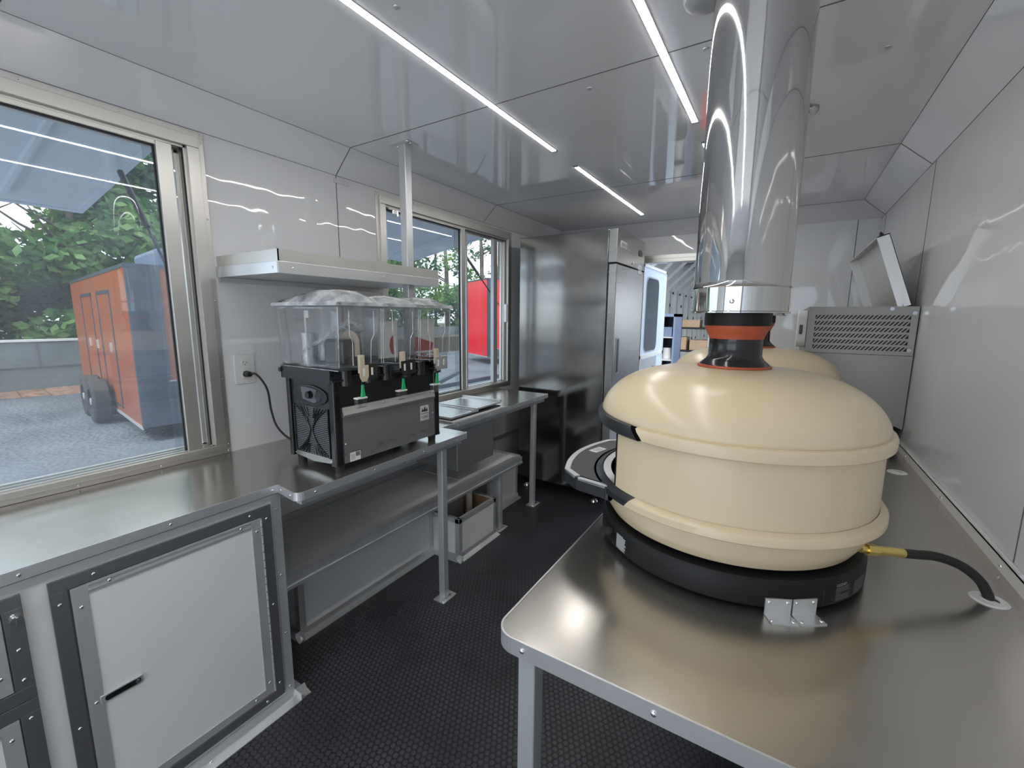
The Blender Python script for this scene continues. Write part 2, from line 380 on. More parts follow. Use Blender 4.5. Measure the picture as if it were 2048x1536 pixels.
# white panel joint ridge on the back side
struct(B_('baseboard_left', (XL, XL+.012, 2.0, YF, .44, .47), 'aluminum'))

# ------------------------------------------------------------------ windows
def window(idx, y0, y1, z0, z1, stiles, gy0, gy1, gz0, gz1, rivy, wide):
    root = bpy.data.objects.new('window_%d' % idx, None); C.objects.link(root); root.location = (XL, (y0+y1)/2, z0); WL[root.name] = Vector(root.location); struct(root)
    x0, x1 = XL-.06, XL+.012
    bm = bm_()
    # flange frame
    fw_ = .022
    for (a, b, c, d) in ((y0, y1, z0, z0+fw_), (y0, y1, z1-fw_, z1), (y0, y0+fw_, z0+fw_, z1-fw_), (y1-fw_, y1, z0+fw_, z1-fw_)): box(bm, XL-.01, XL+.006, a, b, c, d)
    fin('flange', bm, 'aluminum_warm', root, bevel=.001)
    bm = bm_(); f = fw_; g = .045
    for (a, b, c, d) in ((y0+f, y1-f, z0+f, z0+f+.022), (y0+f, y1-f, z1-f-g, z1-f), (y0+f, y0+f+g, z0+f+.022, z1-f-g), (y1-f-g, y1-f, z0+f+.022, z1-f-g)): box(bm, x0, x1+.006, a, b, c, d)
    fin('frame', bm, 'aluminum_warm', root, bevel=.002)
    bm = bm_()   # inner tracks: stepped darker channels
    for i, (dx, dw) in enumerate(((.0, .008), (-.02, .016), (-.04, .026))):
        a0, a1, c0, c1 = y0+f+g, y1-f-g, z0+f+.022, z1-f-g
        box(bm, x0, XL+dx, a1-dw, a1, c0, c1); box(bm, x0, XL+dx, a0, a0+dw, c0, c1)
        box(bm, x0, XL+dx, a0, a1, c0, c0+dw*.5); box(bm, x0, XL+dx, a0, a1, c1-dw, c1)
    fin('track', bm, 'aluminum_warm', root)
    bm = bm_()
    for a, b, c, d in ((y1-f-g-.012, y1-f-g-.008, z0+f+.03, z1-f-g), (y0+f+g, y1-f-g, z1-f-g-.02, z1-f-g-.016)): box(bm, x0+.05, XL-.004, a, b, c, d)
    fin('gasket', bm, 'black_rubber', root)
    for (a, b, xo, mt) in stiles:
        bm = bm_(); box(bm, XL-.03+xo, XL+.002+xo, a, b, gz0-.02, gz1+.015)
        fin('sash_stile', bm, mt, root, bevel=.002)
    bm = bm_(); box(bm, XL-.03, XL-.002, gy0, stiles[0][1], gz1, gz1+.022); box(bm, XL-.03, XL-.002, gy0, stiles[0][1], gz0-.022, gz0)
    fin('sash_rail', bm, 'aluminum_warm', root, bevel=.002)
    bm = bm_(); box(bm, XL-.0165, XL-.0145, gy0, stiles[0][0], gz0, gz1); fin('pane', bm, 'window_glass', root)
    bm = bm_(); box(bm, XL-.0425, XL-.0405, stiles[0][0]-.03, gy1, gz0-.01, gz1+.01); fin('pane', bm, 'window_glass', root)
    bm = bm_()
    box(bm, XL-.022, XL-.010, stiles[0][0]-.005, stiles[0][0], gz0, gz1); box(bm, XL-.022, XL-.01, gy0, stiles[0][0], gz1-.005, gz1); box(bm, XL-.022, XL-.01, gy0, stiles[0][0], gz0, gz0+.006)
    fin('glazing_seal', bm, 'black_rubber', root)
    rivets(root, [(XL+.006, y, z1-.010) for y in rivy]+[(XL+.006, y, z0+.010) for y in rivy]+[(XL+.006, y1-.010, z0+(z1-z0)*q) for q in (.03, .25, .5, .75, .97)], (1, 0, 0), .004, 'screw')
    return root
w1 = window(1, *W1, [(.803, .856, .004, 'aluminum_warm')], W1[0]+.067, .905, .954, 2.203, [.96, .70, .45, .2], 1)
w2 = window(2, *W2, [(2.70, 2.747, .004, 'aluminum_warm'), (2.79, 2.805, -.02, 'aluminum'), (3.17, 3.225, -.02, 'aluminum')], 1.99, 3.35, .965, 2.20, [3.40, 3.0, 2.6, 2.2, 1.9], 1)
bm = bm_(); box(bm, XL-.02, XL+.008, 3.335, 3.347, 1.50, 1.66); fin('latch', bm, 'aluminum_bright', w2, bevel=.002)
# serving hatches outside
def hatch(name, y0, y1, d, z1, z0, label):
    r = thing(name, (XL-.1, (y0+y1)/2, z1), label, 'hatch')
    a, b = (XL-.10, z1), (XL-.10-d, z0)
    bm = bm_(); prism(bm, (a, b, (b[0], b[1]+.045), (a[0], a[1]+.045)), 1, y0, y1); fin('panel', bm, 'hatch_paint', r)
    bm = bm_(); prism(bm, ((b[0], b[1]-.006), (b[0]+.03, b[1]), (b[0]+.03, b[1]+.05), (b[0]-.01, b[1]+.05)), 1, y0, y1)
    for s in (y0, y1-.03): prism(bm, ((a[0], a[1]-.006), (b[0], b[1]-.006), (b[0], b[1]+.05), (a[0], a[1]+.05)), 1, s, s+.03)
    fin('edge_trim', bm, 'hatch_paint', r)
    bm = bm_()   # inner stiffener lip
    o = .14; prism(bm, ((a[0]-.02, a[1]-.02), (b[0]+o, b[1]+.035-.05), (b[0]+o, b[1]+.05), (a[0]-.02, a[1])), 1, y1-.35, y1-.33)
    fin('stiffener', bm, 'hatch_paint', r)
    for ye in (y1-.04, y0+.04):
        t0 = Vector((a[0]+(b[0]-a[0])*.42, ye, a[1]+(b[1]-a[1])*.42-.02)); t1 = Vector((XL-.11, ye, 1.60))
        bm = bm_(); cyl(bm, t0, t0+(t1-t0)*.45, .013); cyl(bm, t0+(t1-t0)*.45, t1, .006); cyl(bm, t1+Vector((0, 0, -.03)), t1+Vector((0, 0, .03)), .018)
        fin('gas_strut', bm, 'black_metal', r, smooth=True)
    return r
hatch('serving_hatch', -1.0, .93, 1.30, 2.33, 2.13, 'blue-grey serving hatch propped open outside the nearer window')
hatch('serving_hatch', 1.75, 3.50, 1.25, 2.33, 2.12, 'blue-grey serving hatch propped open outside the farther window')

# ------------------------------------------------------------------ LED strips
def led(y0, y1, x, label):
    r = thing('led_strip', (x, (y0+y1)/2, ZC), label, 'light', 'led strips on the ceiling')
    bm = bm_(); prism(bm, rrect(x-.012, x+.012, ZC-.0035, ZC-.0005, .0012, 2), 1, y0+.012, y1-.012); fin('diffuser', bm, 'led', r)
    bm = bm_(); box(bm, x-.014, x+.014, y0, y0+.014, ZC-.006, ZC); box(bm, x-.014, x+.014, y1-.014, y1, ZC-.006, ZC); box(bm, x-.014, x+.014, y0, y1, ZC-.002, ZC)
    fin('end_caps', bm, 'grey_paint', r)
led(-.95, 2.21, -1.12, 'longest-looking white light strip, running over the aisle toward the juice dispenser side')
led(-.95, 2.22, -.425, 'long white light strip on the ceiling ending beside the near chrome flue')
led(2.47, 3.88, -1.12, 'short white light strip on the ceiling in front of the tall refrigerator')
led(2.47, 3.88, -.425, 'white light strip on the ceiling hidden behind the near chrome flue')

# ------------------------------------------------------------------ left counter: cabinet
CF = -1.58
cab = thing('cabinet', (-1.86, 0, 0), 'white and aluminium trimmed base cabinet under the near window', 'cabinet')
CY = .868; CY0 = -1.6
bm = bm_(); box(bm, XL, CF-.006, CY0, CY, .0, .88); fin('carcass', bm, 'white_panel', cab)
bm = bm_()   # corner post and rails
box(bm, CF-.04, CF, CY-.032, CY, 0, .88); box(bm, CF-.006, CF, CY0, CY-.032, .858, .88); box(bm, CF-.006, CF, CY0, CY-.032, .0, .035)
box(bm, XL, CF, CY, CY+.002, .0, .88)
fin('edge_trim', bm, 'aluminum', cab, bevel=.001)
bm = bm_(); prism(bm, ((CF, .028), (CF+.012, .012), (CF+.045, .003), (CF+.045, 0), (CF, 0)), 1, CY0, CY+.045); prism(bm, ((CY+.002, .03), (CY+.012, .012), (CY+.045, .003), (CY+.045, 0), (CY+.002, 0)), 0, CF-.2, CF+.045)
fin('floor_angle', bm, 'aluminum_bright', cab)
rivets(cab, [(CF, CY-.016, z) for z in (.06, .30, .55, .82)]+[(CF+.04, CY+.03, .004), (CF+.02, .55, .012)], (1, 0, 0))
def cab_door(y0, y1, z0, z1, hinge_right=True, latch=None, horiz=False):
    fw_ = .035
    fr = bm_()
    box(fr, CF, CF+.006, y0, y1, z1-fw_, z1); box(fr, CF, CF+.006, y0, y1, z0, z0+fw_)
    box(fr, CF, CF+.006, y0, y0+fw_, z0+fw_, z1-fw_); box(fr, CF, CF+.006, y1-fw_, y1, z0+fw_, z1-fw_)
    f = fin('door_frame', fr, 'steel_frame', cab, bevel=.0008)
    d0, d1, e0, e1 = y0+fw_+.005, y1-fw_-.003, z0+fw_+.003, z1-fw_-.005
    bm = bm_(); box(bm, CF-.012, CF, y0+fw_, y1-fw_, z0+fw_, z1-fw_); fin('door_gap', bm, 'seam', cab)
    bm = bm_(); box(bm, CF-.004, CF+.003, d0, d1, e0, e1); dr = fin('door', bm, 'white_panel', cab)
    bm = bm_(); tw = .034
    box(bm, CF+.003, CF+.0055, d0, d0+tw, e0, e1); box(bm, CF+.003, CF+.0055, d1-tw, d1, e0, e1)
    box(bm, CF+.003, CF+.0055, d0+tw, d1-tw, e0, e0+.03)
    for i in range(4): box(bm, CF+.003, CF+.0052+.002*(i % 2), d0+tw, d1-tw, e1-.030+i*.0078, e1-.030+i*.0078+.0062)
    fin('door_trim', bm, 'aluminum', dr, bevel=.0006)
    rivets(dr, [(CF+.0055, d0+tw/2, e1-.06), (CF+.0055, d0+tw/2, (e0+e1)/2), (CF+.0055, d1-tw/2, e1-.045), (CF+.0055, d1-tw/2, e0+.05), (CF+.0072, d0+.08, e1-.012), (CF+.0072, d1-.07, e1-.012), (CF+.0055, d1-.07, e0+.015)], (1, 0, 0), .005)
    rivets(cab, [(CF+.006, y0+fw_/2, z1-.07), (CF+.006, y0+fw_/2, (z0+z1)/2-.05), (CF+.006, y0+.09, z1-fw_/2), (CF+.006, y1-.075, z1-fw_/2), (CF+.006, y1-fw_/2, z1-.05), (CF+.006, y1-fw_/2, z0+.06), (CF+.006, y1-fw_/2, (z0+z1)/2), (CF+.006, y1-.07, z0+fw_/2)], (1, 0, 0), .005)
    if hinge_right:
        bm = bm_(); yh = d1+.001
        nn = 22
        for i in range(nn): cyl(bm, (CF+.005, yh, e0+(e1-e0)*i/nn), (CF+.005, yh, e0+(e1-e0)*(i+.85)/nn), .0035, seg=8)
        fin('hinge', bm, 'aluminum', dr)
    if latch:
        ly0, ly1, lz = latch
        bm = bm_(); box(bm, CF+.003, CF+.008, ly0, ly1, lz-.013, lz+.013); lt = fin('latch', bm, 'aluminum', dr, bevel=.002)
        bm = bm_(); prism(bm, rrect(ly0+.01, ly1-.006, lz-.008, lz+.008, .006), 0, CF+.0065, CF+.0092); fin('latch_pull', bm, 'black_metal', lt)
        bm = bm_(); cyl(bm, (CF+.009, ly1-.014, lz+.001), (CF+.013, ly1-.014, lz+.001), .006, seg=12); fin('latch_knob', bm, 'rivet_metal', lt, smooth=True)
cab_door(.243, .828, .052, .850, True, (.308, .407, .449))
cab_door(-.40, .196, .560, .850, False)
cab_door(-.40, .196, .052, .558, False, (-.2, -.1, .3))
bm = bm_(); cyl(bm, (CF+.006, .183, .787), (CF+.016, .183, .787), .012, seg=20); box(bm, CF+.014, CF+.021, .181, .185, .778, .797)
fin('lock', bm, 'rivet_metal', cab, smooth=True)

# worktops (left)
wt = thing('worktop', (-1.8, .6, CT), 'stainless worktop with bumped-out section carrying the juice dispenser', 'worktop')
def fillet(pts, n=6):
    out = []
    for i, (x, y, r) in enumerate(pts):
        if r == 0: out.append((x, y)); continue
        p = Vector((x, y)); a = Vector(pts[i-1][:2]); b = Vector(pts[(i+1) % len(pts)][:2])
        u = (a-p).normalized(); v = (b-p).normalized(); cen = p+(u+v)*r
        a0 = math.atan2(*(p+u*r-cen).yx); a1 = math.atan2(*(p+v*r-cen).yx); d = (a1-a0+math.pi) % (2*math.pi)-math.pi
        for k_ in range(n+1): t_ = a0+d*k_/n; out.append((cen.x+r*math.cos(t_), cen.y+r*math.sin(t_)))
    return out
P1 = fillet([(XL, CY0, 0), (CF+.005, CY0, 0), (CF+.005, .862, 0), (-1.43, .845, .03), (-1.44, 1.86, .022), (XL, 1.86, 0)])
bm = bm_(); prism(bm, P1, 2, CT-.003, CT); fin('top_sheet', bm, 'steel', wt, bevel=.001)
def edge_strip(bm, pts, z0, z1, th):
    for (a, b) in zip(pts, pts[1:]):
        a, b = Vector((*a, 0)), Vector((*b, 0)); d = (b-a).normalized(); nn = Vector((d.y, -d.x, 0))
        vs = [bm.verts.new((q.x, q.y, z)) for z in (z0, z1) for q in (a-nn*th, b-nn*th, b+nn*.001, a+nn*.001)]
        for f_ in ((0, 1, 2, 3), (7, 6, 5, 4), (0, 4, 5, 1), (1, 5, 6, 2), (2, 6, 7, 3), (3, 7, 4, 0)): bm.faces.new([vs[i] for i in f_])
bm = bm_(); edge_strip(bm, [p for p in P1 if p[0] > XL+.01], CT-.030, CT+.0015, .0025); fin('edge_band', bm, 'aluminum_bright', wt)
bm = bm_(); box(bm, XL, -1.47, .88, 1.83, CT-.03, CT-.003); box(bm, -1.50, -1.468, .885, 1.835, CT-.062, CT-.028); box(bm, XL, CF-.002, CY+.003, CY+.03, CT-.062, CT-.03); box(bm, XL, -1.50, 1.80, 1.835, CT-.062, CT-.028)
fin('support_frame', bm, 'aluminum', wt, bevel=.001)
rivets(wt, [(CF+.0062, y, CT-.014) for y in (-.6, -.2, .20, .52, .84)], (1, 0, 0))
rivets(wt, [(-1.4295, y, CT-.014) for y in (.92, 1.2, 1.5, 1.75)]+[(-1.466, 1.4, CT-.045)], (1, 0, 0))
rivets(wt, [(-1.55, .859, CT-.014), (-1.475, .849, CT-.014)], (0, -1, 0))
wt2 = thing('worktop', (-1.9, 2.5, CT), 'stainless worktop under the far window holding the ice bin lids', 'worktop')
P2 = fillet([(XL, 1.864, 0), (-1.63, 1.864, 0), (-1.63, 3.20, .02), (XL, 3.20, 0)])
bm = bm_(); prism(bm, P2, 2, CT-.003, CT); fin('top_sheet', bm, 'steel', wt2)
bm = bm_(); edge_strip(bm, [p for p in P2 if p[0] > XL+.01], CT-.028, CT+.0015, .0025); fin('edge_band', bm, 'aluminum_bright', wt2)
bm = bm_(); box(bm, -1.69, -1.655, 1.87, 3.17, CT-.062, CT-.027); box(bm, XL, -1.66, 3.13, 3.165, CT-.062, CT-.027)
fin('support_frame', bm, 'aluminum', wt2, bevel=.001)
rivets(wt2, [(-1.6295, y, CT-.014) for y in (2.0, 2.35, 2.65, 2.95, 3.15)], (1, 0, 0))
# lower shelf
sh = thing('lower_shelf', (-1.9, 1.85, .44), 'long aluminium edged shelf below the left worktops', 'shelf')
bm = bm_(); box(bm, XL, -1.665, .875, 2.80, .466, .476); fin('deck', bm, 'white_matte', sh)
bm = bm_(); box(bm, -1.70, -1.655, .875, 2.80, .468, .480); box(bm, -1.657, -1.645, .875, 2.80, .440, .480); box(bm, XL, -1.66, 2.79, 2.80, .44, .49); box(bm, -1.69, -1.64, .875, 2.80, .425, .441)
fin('edge_angle', bm, 'aluminum_bright', sh)
bm = bm_(); box(bm, XL, XL+.004, .875, 2.8, .476, .51); box(bm, XL, XL+.03, .875, 2.8, .476, .48); fin('wall_angle', bm, 'aluminum', sh)
rivets(sh, [(XL+.004, y, .495) for y in (1.1, 1.42, 1.9, 2.35)]+[(-1.645, 2.76, .46)], (1, 0, 0))
# legs with base plates
def leg(x, y, z1, label, plate=(.06, .10)):
    r = thing('counter_leg', (x, y, 0), label, 'leg')
    bm = bm_(); box(bm, x-.019, x+.019, y-.019, y+.019, .006, z1); fin('post', bm, 'aluminum', r, bevel=.003)
    bm = bm_(); box(bm, x-.03, x+.045, y-.055, y+.055, 0, .006); fin('base_plate', bm, 'aluminum_bright', r, bevel=.001)
    bm = bm_(); prism(bm, rrect(x+.022, x+.036, y-.028, y+.022, .006), 2, .006, .016); cyl(bm, (x+.03, y-.040, .006), (x+.03, y-.040, .014), .006, seg=8); fin('bolt', bm, 'rivet_metal', r)
    return r
leg(-1.487, 1.690, CT-.062, 'square aluminium leg under the bumped-out worktop, nearest on the floor')
leg(-1.672, 2.520, .425, 'short square aluminium leg holding up the lower shelf')
leg(-1.672, 3.02, CT-.062, 'square aluminium leg at the refrigerator end of the far worktop')
# boxes under the counters
def trim_box(name, x0, x1, y0, y1, z1, label, open_=False, skirt=True):
    r = thing(name, ((x0+x1)/2, (y0+y1)/2, 0), label, 'box')
    bm = bm_()
    if open_:
        t_ = .018
        box(bm, x1-t_, x1, y0, y1, 0, z1-.001); box(bm, x0, x0+t_, y0, y1, 0, z1-.001); box(bm, x0+t_, x1-t_, y0, y0+t_, 0, z1-.001); box(bm, x0+t_, x1-t_, y1-t_, y1, 0, z1-.001)
    else: box(bm, x0, x1, y0, y1, 0, z1-.001)
    fin('panels', bm, 'white_panel', r)
    a = .03; e = .002
    if open_:
        bm = bm_(); box(bm, x1, x1+e, y0, y1, z1-a, z1+e); box(bm, x1-.02, x1, y0, y1, z1-.001, z1+e); box(bm, x0, x1, y0-e, y0, z1-a, z1+e); box(bm, x0, x1, y0, y0+.02, z1-.001, z1+e); box(bm, x0, x1, y1-.02, y1, z1-.001, z1+e); box(bm, x0, x0+.02, y0, y1, z1-.001, z1+e)
        fin('rim_trim', bm, 'aluminum', r)
    bm = bm_(); box(bm, x1, x1+e, y0, y0+a, .003, z1-.001); box(bm, x1-a, x1+e, y0-e, y0, .003, z1-.001); fin('corner_trim', bm, 'aluminum', r)
    bm = bm_(); box(bm, x1, x1+e, y1-a, y1, .003, z1-.001); fin('corner_trim', bm, 'aluminum', r)
    bm = bm_(); prism(bm, ((x1+e, .04), (x1+e+.004, .015), (x1+.035, .002), (x1+.035, 0), (x1+e, 0)), 1, y0-.03, y1+.01)
    prism(bm, ((y0-e, .04), (y0-e-.004, .015), (y0-.03, .002), (y0-.03, 0), (y0-e, 0)), 0, x0, x1+.035); fin('floor_angle', bm, 'aluminum_bright', r)
    rivets(r, [(x1+e, y0+a/2, z1*.8), (x1+e, y0+a/2, .06), (x1+.02, y0+.02, .01), (x1+.02, (y0+y1)/2, .01), (x1+.004, (y0+y1)/2, .03)]+([(x1+e, (y0+y1)/2, z1-a/2), (x1+e, y1-.03, z1-a/2), (x1+e, y0+.03, z1-a/2)] if open_ else []), (1, 0, 0), .0035)
    rivets(r, [(x1-a/2, y0-e, z1*.85), (x1-a/2, y0-e, z1*.6), (x1-a/2, y0-e, .1), (x1-a/2, y0-e, .06)], (0, -1, 0), .0035)
    return r
trim_box('wheel_arch_box', XL, -1.862, 1.075, 2.01, .42, 'long white boxed cover with metal corners under the lower shelf')
dbx = trim_box('drain_box', -1.95, -1.645, 2.02, 2.435, .278, 'open topped white box with metal rim around the drain pipe', True)
B_('inner_lining', (-1.92, -1.668, 2.41, 2.416, .02, .27), 'wood_raw', dbx)
trim_box('utility_box', XL, -1.850, 2.62, 3.07, .268, 'closed white box on the floor behind the short shelf leg')
bm = bm_(); tube(bm, [(-1.80, 2.33, .03), (-1.80, 2.33, .44)], .022, 16); cyl(bm, (-1.80, 2.33, .13), (-1.80, 2.33, .185), .028); 
tag(fin('drain_pipe', bm, 'pvc', smooth=True), 'cream plastic drain pipe rising out of the open white box', 'pipe')
bm = bm_(); box(bm, -2.08, -1.735, 2.15, 2.70, .4765, .4795)
tag(fin('cover_plate', bm, 'white_matte'), 'flat pale sheet lying on the lower shelf under the ice bin', 'plate')
ib = thing('ice_bin', (-1.85, 2.25, .58), 'stainless ice bin hanging below the far worktop with sliding lids', 'bin')
bm = bm_(); box(bm, -2.03, -1.675, 2.05, 2.45, .58, CT-.004); fin('tub', bm, 'steel_brushed', ib, bevel=.004)
bm = bm_(); box(bm, -2.04, -1.64, 1.97, 2.55, CT+.0005, CT+.007); fin('rim', bm, 'white_panel', ib, bevel=.002)
bm = bm_(); box(bm, -2.0, -1.665, 1.99, 2.52, CT+.007, CT+.016); fin('lid_track', bm, 'black_rubber', ib)
for (y0, y1, z) in ((1.985, 2.27, CT+.016), (2.245, 2.53, CT+.028)):
    bm = bm_(); box(bm, -2.0, -1.67, y0, y1, z, z+.012); ld = fin('lid', bm, 'aluminum_bright', ib, bevel=.002)
    bm = bm_(); box(bm, -2.0, -1.66, y1-.02, y1, z+.012, z+.026) if y0 > 2.1 else box(bm, -1.99, -1.68, y1-.05, y1-.035, z+.012, z+.018)
    fin('lid_handle', bm, 'aluminum_bright', ld, bevel=.001)
    bm = bm_(); box(bm, -1.98, -1.69, y0+.02, y1-.06, z+.012, z+.0125); fin('lid_panel', bm, 'steel_side', ld)

# upper shelf and ceiling post
us = thing('wall_shelf', (-1.9, 1.45, 1.705), 'aluminium wall shelf with raised lip above the juice dispenser', 'shelf')
SX, S0, S1, SZ = -1.675, .985, 1.90, 1.712
bm = bm_(); box(bm, XL, SX, S0, S1, SZ, SZ+.004); fin('deck', bm, 'aluminum', us)
bm = bm_(); box(bm, SX-.004, SX, S0, S1, SZ+.040, SZ+.088); box(bm, XL, SX, S0, S0+.004, SZ+.040, SZ+.088); fin('raised_lip', bm, 'aluminum_warm', us)
bm = bm_(); box(bm, SX-.002, SX+.004, S0-.004, S1, SZ-.003, SZ+.042); box(bm, XL, SX, S0-.006, S0-.0005, SZ-.003, SZ+.042); box(bm, XL+.0, SX, S1-.002, S1, SZ, SZ+.06); fin('edge_angle', bm, 'aluminum_bright', us, bevel=.0015)
rivets(us, [(SX+.004, y, SZ+.02) for y in (1.04, 1.50)], (1, 0, 0)); rivets(us, [(SX-.03, S0-.006, SZ+.02), (SX-.19, S0-.006, SZ+.015)], (0, -1, 0))
bm = bm_(); box(bm, XL, XL+.02, S0, S1, SZ-.022, SZ-.001); fin('wall_angle', bm, 'aluminum', us)
po = thing('support_post', (-1.74, 1.735, CT), 'square aluminium post from worktop to ceiling behind the wall shelf', 'post')
bm = bm_(); box(bm, -1.762, -1.717, 1.710, 1.755, CT+.0, ZC-.004); fin('tube', bm, 'aluminum_bright', po, bevel=.003)
bm = bm_(); box(bm, -1.80, -1.68, 1.69, 1.775, ZC-.005, ZC-.0002); fin('ceiling_plate', bm, 'aluminum', po, bevel=.001)
rivets(po, [(-1.785, 1.73, ZC-.005), (-1.695, 1.73, ZC-.005), (-1.69, 1.70, ZC-.005)], (0, 0, -1), .007)
# window blind bracket
bm = bm_(); box(bm, XL+.006, XL+.02, 2.005, 2.05, 2.175, 2.20); box(bm, XL+.006, XL+.03, 2.03, 2.045, 2.16, 2.20)
tag(fin('window_catch', bm, 'rivet_metal', bevel=.002), 'small shiny catch at the top corner of the far window', 'catch')

# outlet + cord
ot = thing('power_outlet', (XL, 1.062, 1.225), 'white double socket with a black plug in its lower half', 'outlet')
bm = bm_(); prism(bm, rrect(1.018, 1.108, 1.226, 1.362, .006), 0, XL, XL+.006); fin('cover', bm, 'white_plastic', ot, bevel=.0015)
for z in (1.325, 1.268):
    bm = bm_(); prism(bm, rrect(1.046, 1.080, z-.016, z+.016, .013), 0, XL+.006, XL+.009); rc = fin('receptacle', bm, 'white_plastic', ot)
    bm = bm_(); box(bm, XL+.009, XL+.0095, 1.055, 1.057, z-.003, z+.008); box(bm, XL+.009, XL+.0095, 1.068, 1.070, z-.003, z+.007); cyl(bm, (XL+.009, 1.0625, z-.009), (XL+.0096, 1.0625, z-.009), .0028, seg=10); fin('slots', bm, 'seam', rc)
#PART2
# ------------------------------------------------------------------ refrigerator
fr = thing('refrigerator', (-1.56, 3.67, 0), 'tall stainless single door refrigerator beside the far window', 'refrigerator')
FX = -1.13
bm = bm_(); box(bm, -1.985, -1.20, 3.30, 4.05, .10, 2.21); fin('body', bm, 'steel_dark', fr, bevel=.004)
bm = bm_(); box(bm, -1.198, FX, 3.30, 4.05, 1.965, 2.212); fin('header_panel', bm, 'steel_side', fr, bevel=.004)
bm = bm_(); box(bm, -1.192, FX, 3.303, 4.047, .16, 1.955); dr = fin('door', bm, 'steel_side', fr, bevel=.006)
bm = bm_(); box(bm, -1.20, -1.192, 3.31, 4.04, .17, 1.95); fin('door_gasket', bm, 'black_rubber', dr)
bm = bm_(); box(bm, FX, FX+.004, 3.362, 3.44, 1.10, 1.392); hd = fin('handle', bm, 'aluminum', dr, bevel=.002)
bm = bm_(); box(bm, FX+.004, FX+.0046, 3.375, 3.428, 1.112, 1.38); fin('handle_recess', bm, 'black_plastic', hd)
bm = bm_(); box(bm, FX, FX+.003, 3.38, 3.53, 2.085, 2.135); bd = fin('badge', bm, 'paper', fr, bevel=.001)
text('badge_letters', 'AVANTCO', .028, (FX+.003, 3.39, 2.10), (0, 1, 0), (0, 0, 1), 'screen_blue', bd)
bm = bm_(); prism(bm, rrect(3.86, 3.97, 2.075, 2.125, .022), 0, FX, FX+.004); fin('control_display', bm, 'black_plastic', fr)
bm = bm_(); cyl(bm, (FX, 3.70, 2.0), (FX+.006, 3.70, 2.0), .012, seg=16); fin('lock', bm, 'rivet_metal', fr, smooth=True)
bm = bm_(); box(bm, -1.17, FX+.012, 3.87, 3.94, 1.955, 2.0); box(bm, FX-.002, FX+.010, 3.87, 3.94, 1.92, 1.955); fin('top_hinge', bm, 'aluminum_bright', fr, bevel=.003)
for x, y in ((-1.26, 3.36), (-1.92, 3.36), (-1.26, 3.99), (-1.92, 3.99)):
    bm = bm_(); cyl(bm, (x, y, .012), (x, y, .10), .018, seg=16); f = fin('foot', bm, 'black_metal', fr, smooth=True)
    bm = bm_(); cyl(bm, (x, y, 0), (x, y, .014), .034, .026, 20); cyl(bm, (x, y, .014), (x, y, .03), .024, .022, 6); fin('foot_pad', bm, 'rivet_metal', f, smooth=True)
# cable lying by the refrigerator foot
bm = bm_(); tube(bm, spline([(-1.95, 3.16, .24), (-1.90, 3.14, .12), (-1.93, 3.15, .02), (-2.05, 3.2, .006)], 8), .004, 8)
fin('cord', bm, 'black_rubber', fr, smooth=True)

# ------------------------------------------------------------------ juice dispenser
jd = thing('juice_dispenser', (-1.64, 1.36, CT), 'black and stainless three tank juice dispenser on the bumped-out worktop', 'drink dispenser')
JX0, JX1, JY0, JY1 = -1.802, -1.478, 1.055, 1.668
Z0, Z1 = CT+.030, 1.290
bm = bm_()
for x in (JX0+.04, JX1-.03):
    for y in (JY0+.03, JY1-.03): cyl(bm, (x, y, CT), (x, y, Z0+.005), .018, .021, 16)
fin('feet', bm, 'black_rubber', jd, smooth=True)
bm = bm_(); tube(bm, spline([(XL+.03, 1.066, 1.272), (XL+.06, 1.085, 1.270), (XL+.085, 1.115, 1.20), (XL+.09, 1.125, 1.09), (XL+.13, 1.13, 1.01), (XL+.24, 1.14, .965), (-1.815, 1.20, .97)], 8), .0048, 10); pc = fin('power_cord', bm, 'black_rubber', jd, smooth=True)
bm = bm_(); cyl(bm, (XL+.0096, 1.064, 1.272), (XL+.04, 1.066, 1.272), .016, .012, 12); fin('plug', bm, 'black_plastic', pc, smooth=True)
bm = bm_(); box(bm, JX0+.012, JX1-.014, JY0+.014, JY1-.014, Z0, Z1); fin('body', bm, 'black_plastic', jd)
bm = bm_()
for x, y in ((JX1-.02, JY0+.016), (JX1-.02, JY1-.016)):
    prism(bm, rrect(x-.017, x+.019, y-.019, y+.019, .009), 2, Z0+.006, Z1-.002); prism(bm, rrect(x-.019, x+.021, y-.021, y+.021, .01), 2, Z0, Z0+.012)
for x, y in ((JX0+.012, JY0+.012), (JX0+.012, JY1-.012)): prism(bm, rrect(x-.012, x+.012, y-.014, y+.014, .006), 2, Z0, Z1-.002)
fin('corner_post', bm, 'black_gloss', jd)
# front: steel panel, drip band, dark recess
bm = bm_(); box(bm, JX1-.016, JX1-.004, JY0+.036, JY1-.036, Z0+.004, 1.140); pn = fin('front_panel', bm, 'steel_brushed', jd)
bm = bm_(); prism(bm, ((JX1-.016, 1.141), (JX1+.001, 1.141), (JX1+.004, 1.150), (JX1-.0, 1.165), (JX1-.003, 1.182), (JX1-.016, 1.184)), 1, JY0+.036, JY1-.036); fin('drip_band', bm, 'aluminum_bright', jd)
bm = bm_(); box(bm, JX1-.06, JX1-.034, JY0+.03, JY1-.03, 1.184, 1.30); fin('back_splash', bm, 'steel_brushed', jd)
bm = bm_(); box(bm, JX1-.062, JX1-.003, JY0+.036, JY1-.036, 1.178, 1.186); fin('drip_tray', bm, 'black_plastic', jd)
rivets(jd, [(JX1+.001, 1.30, 1.172), (JX1+.001, 1.60, 1.172)], (1, 0, 0), .004, 'screw')
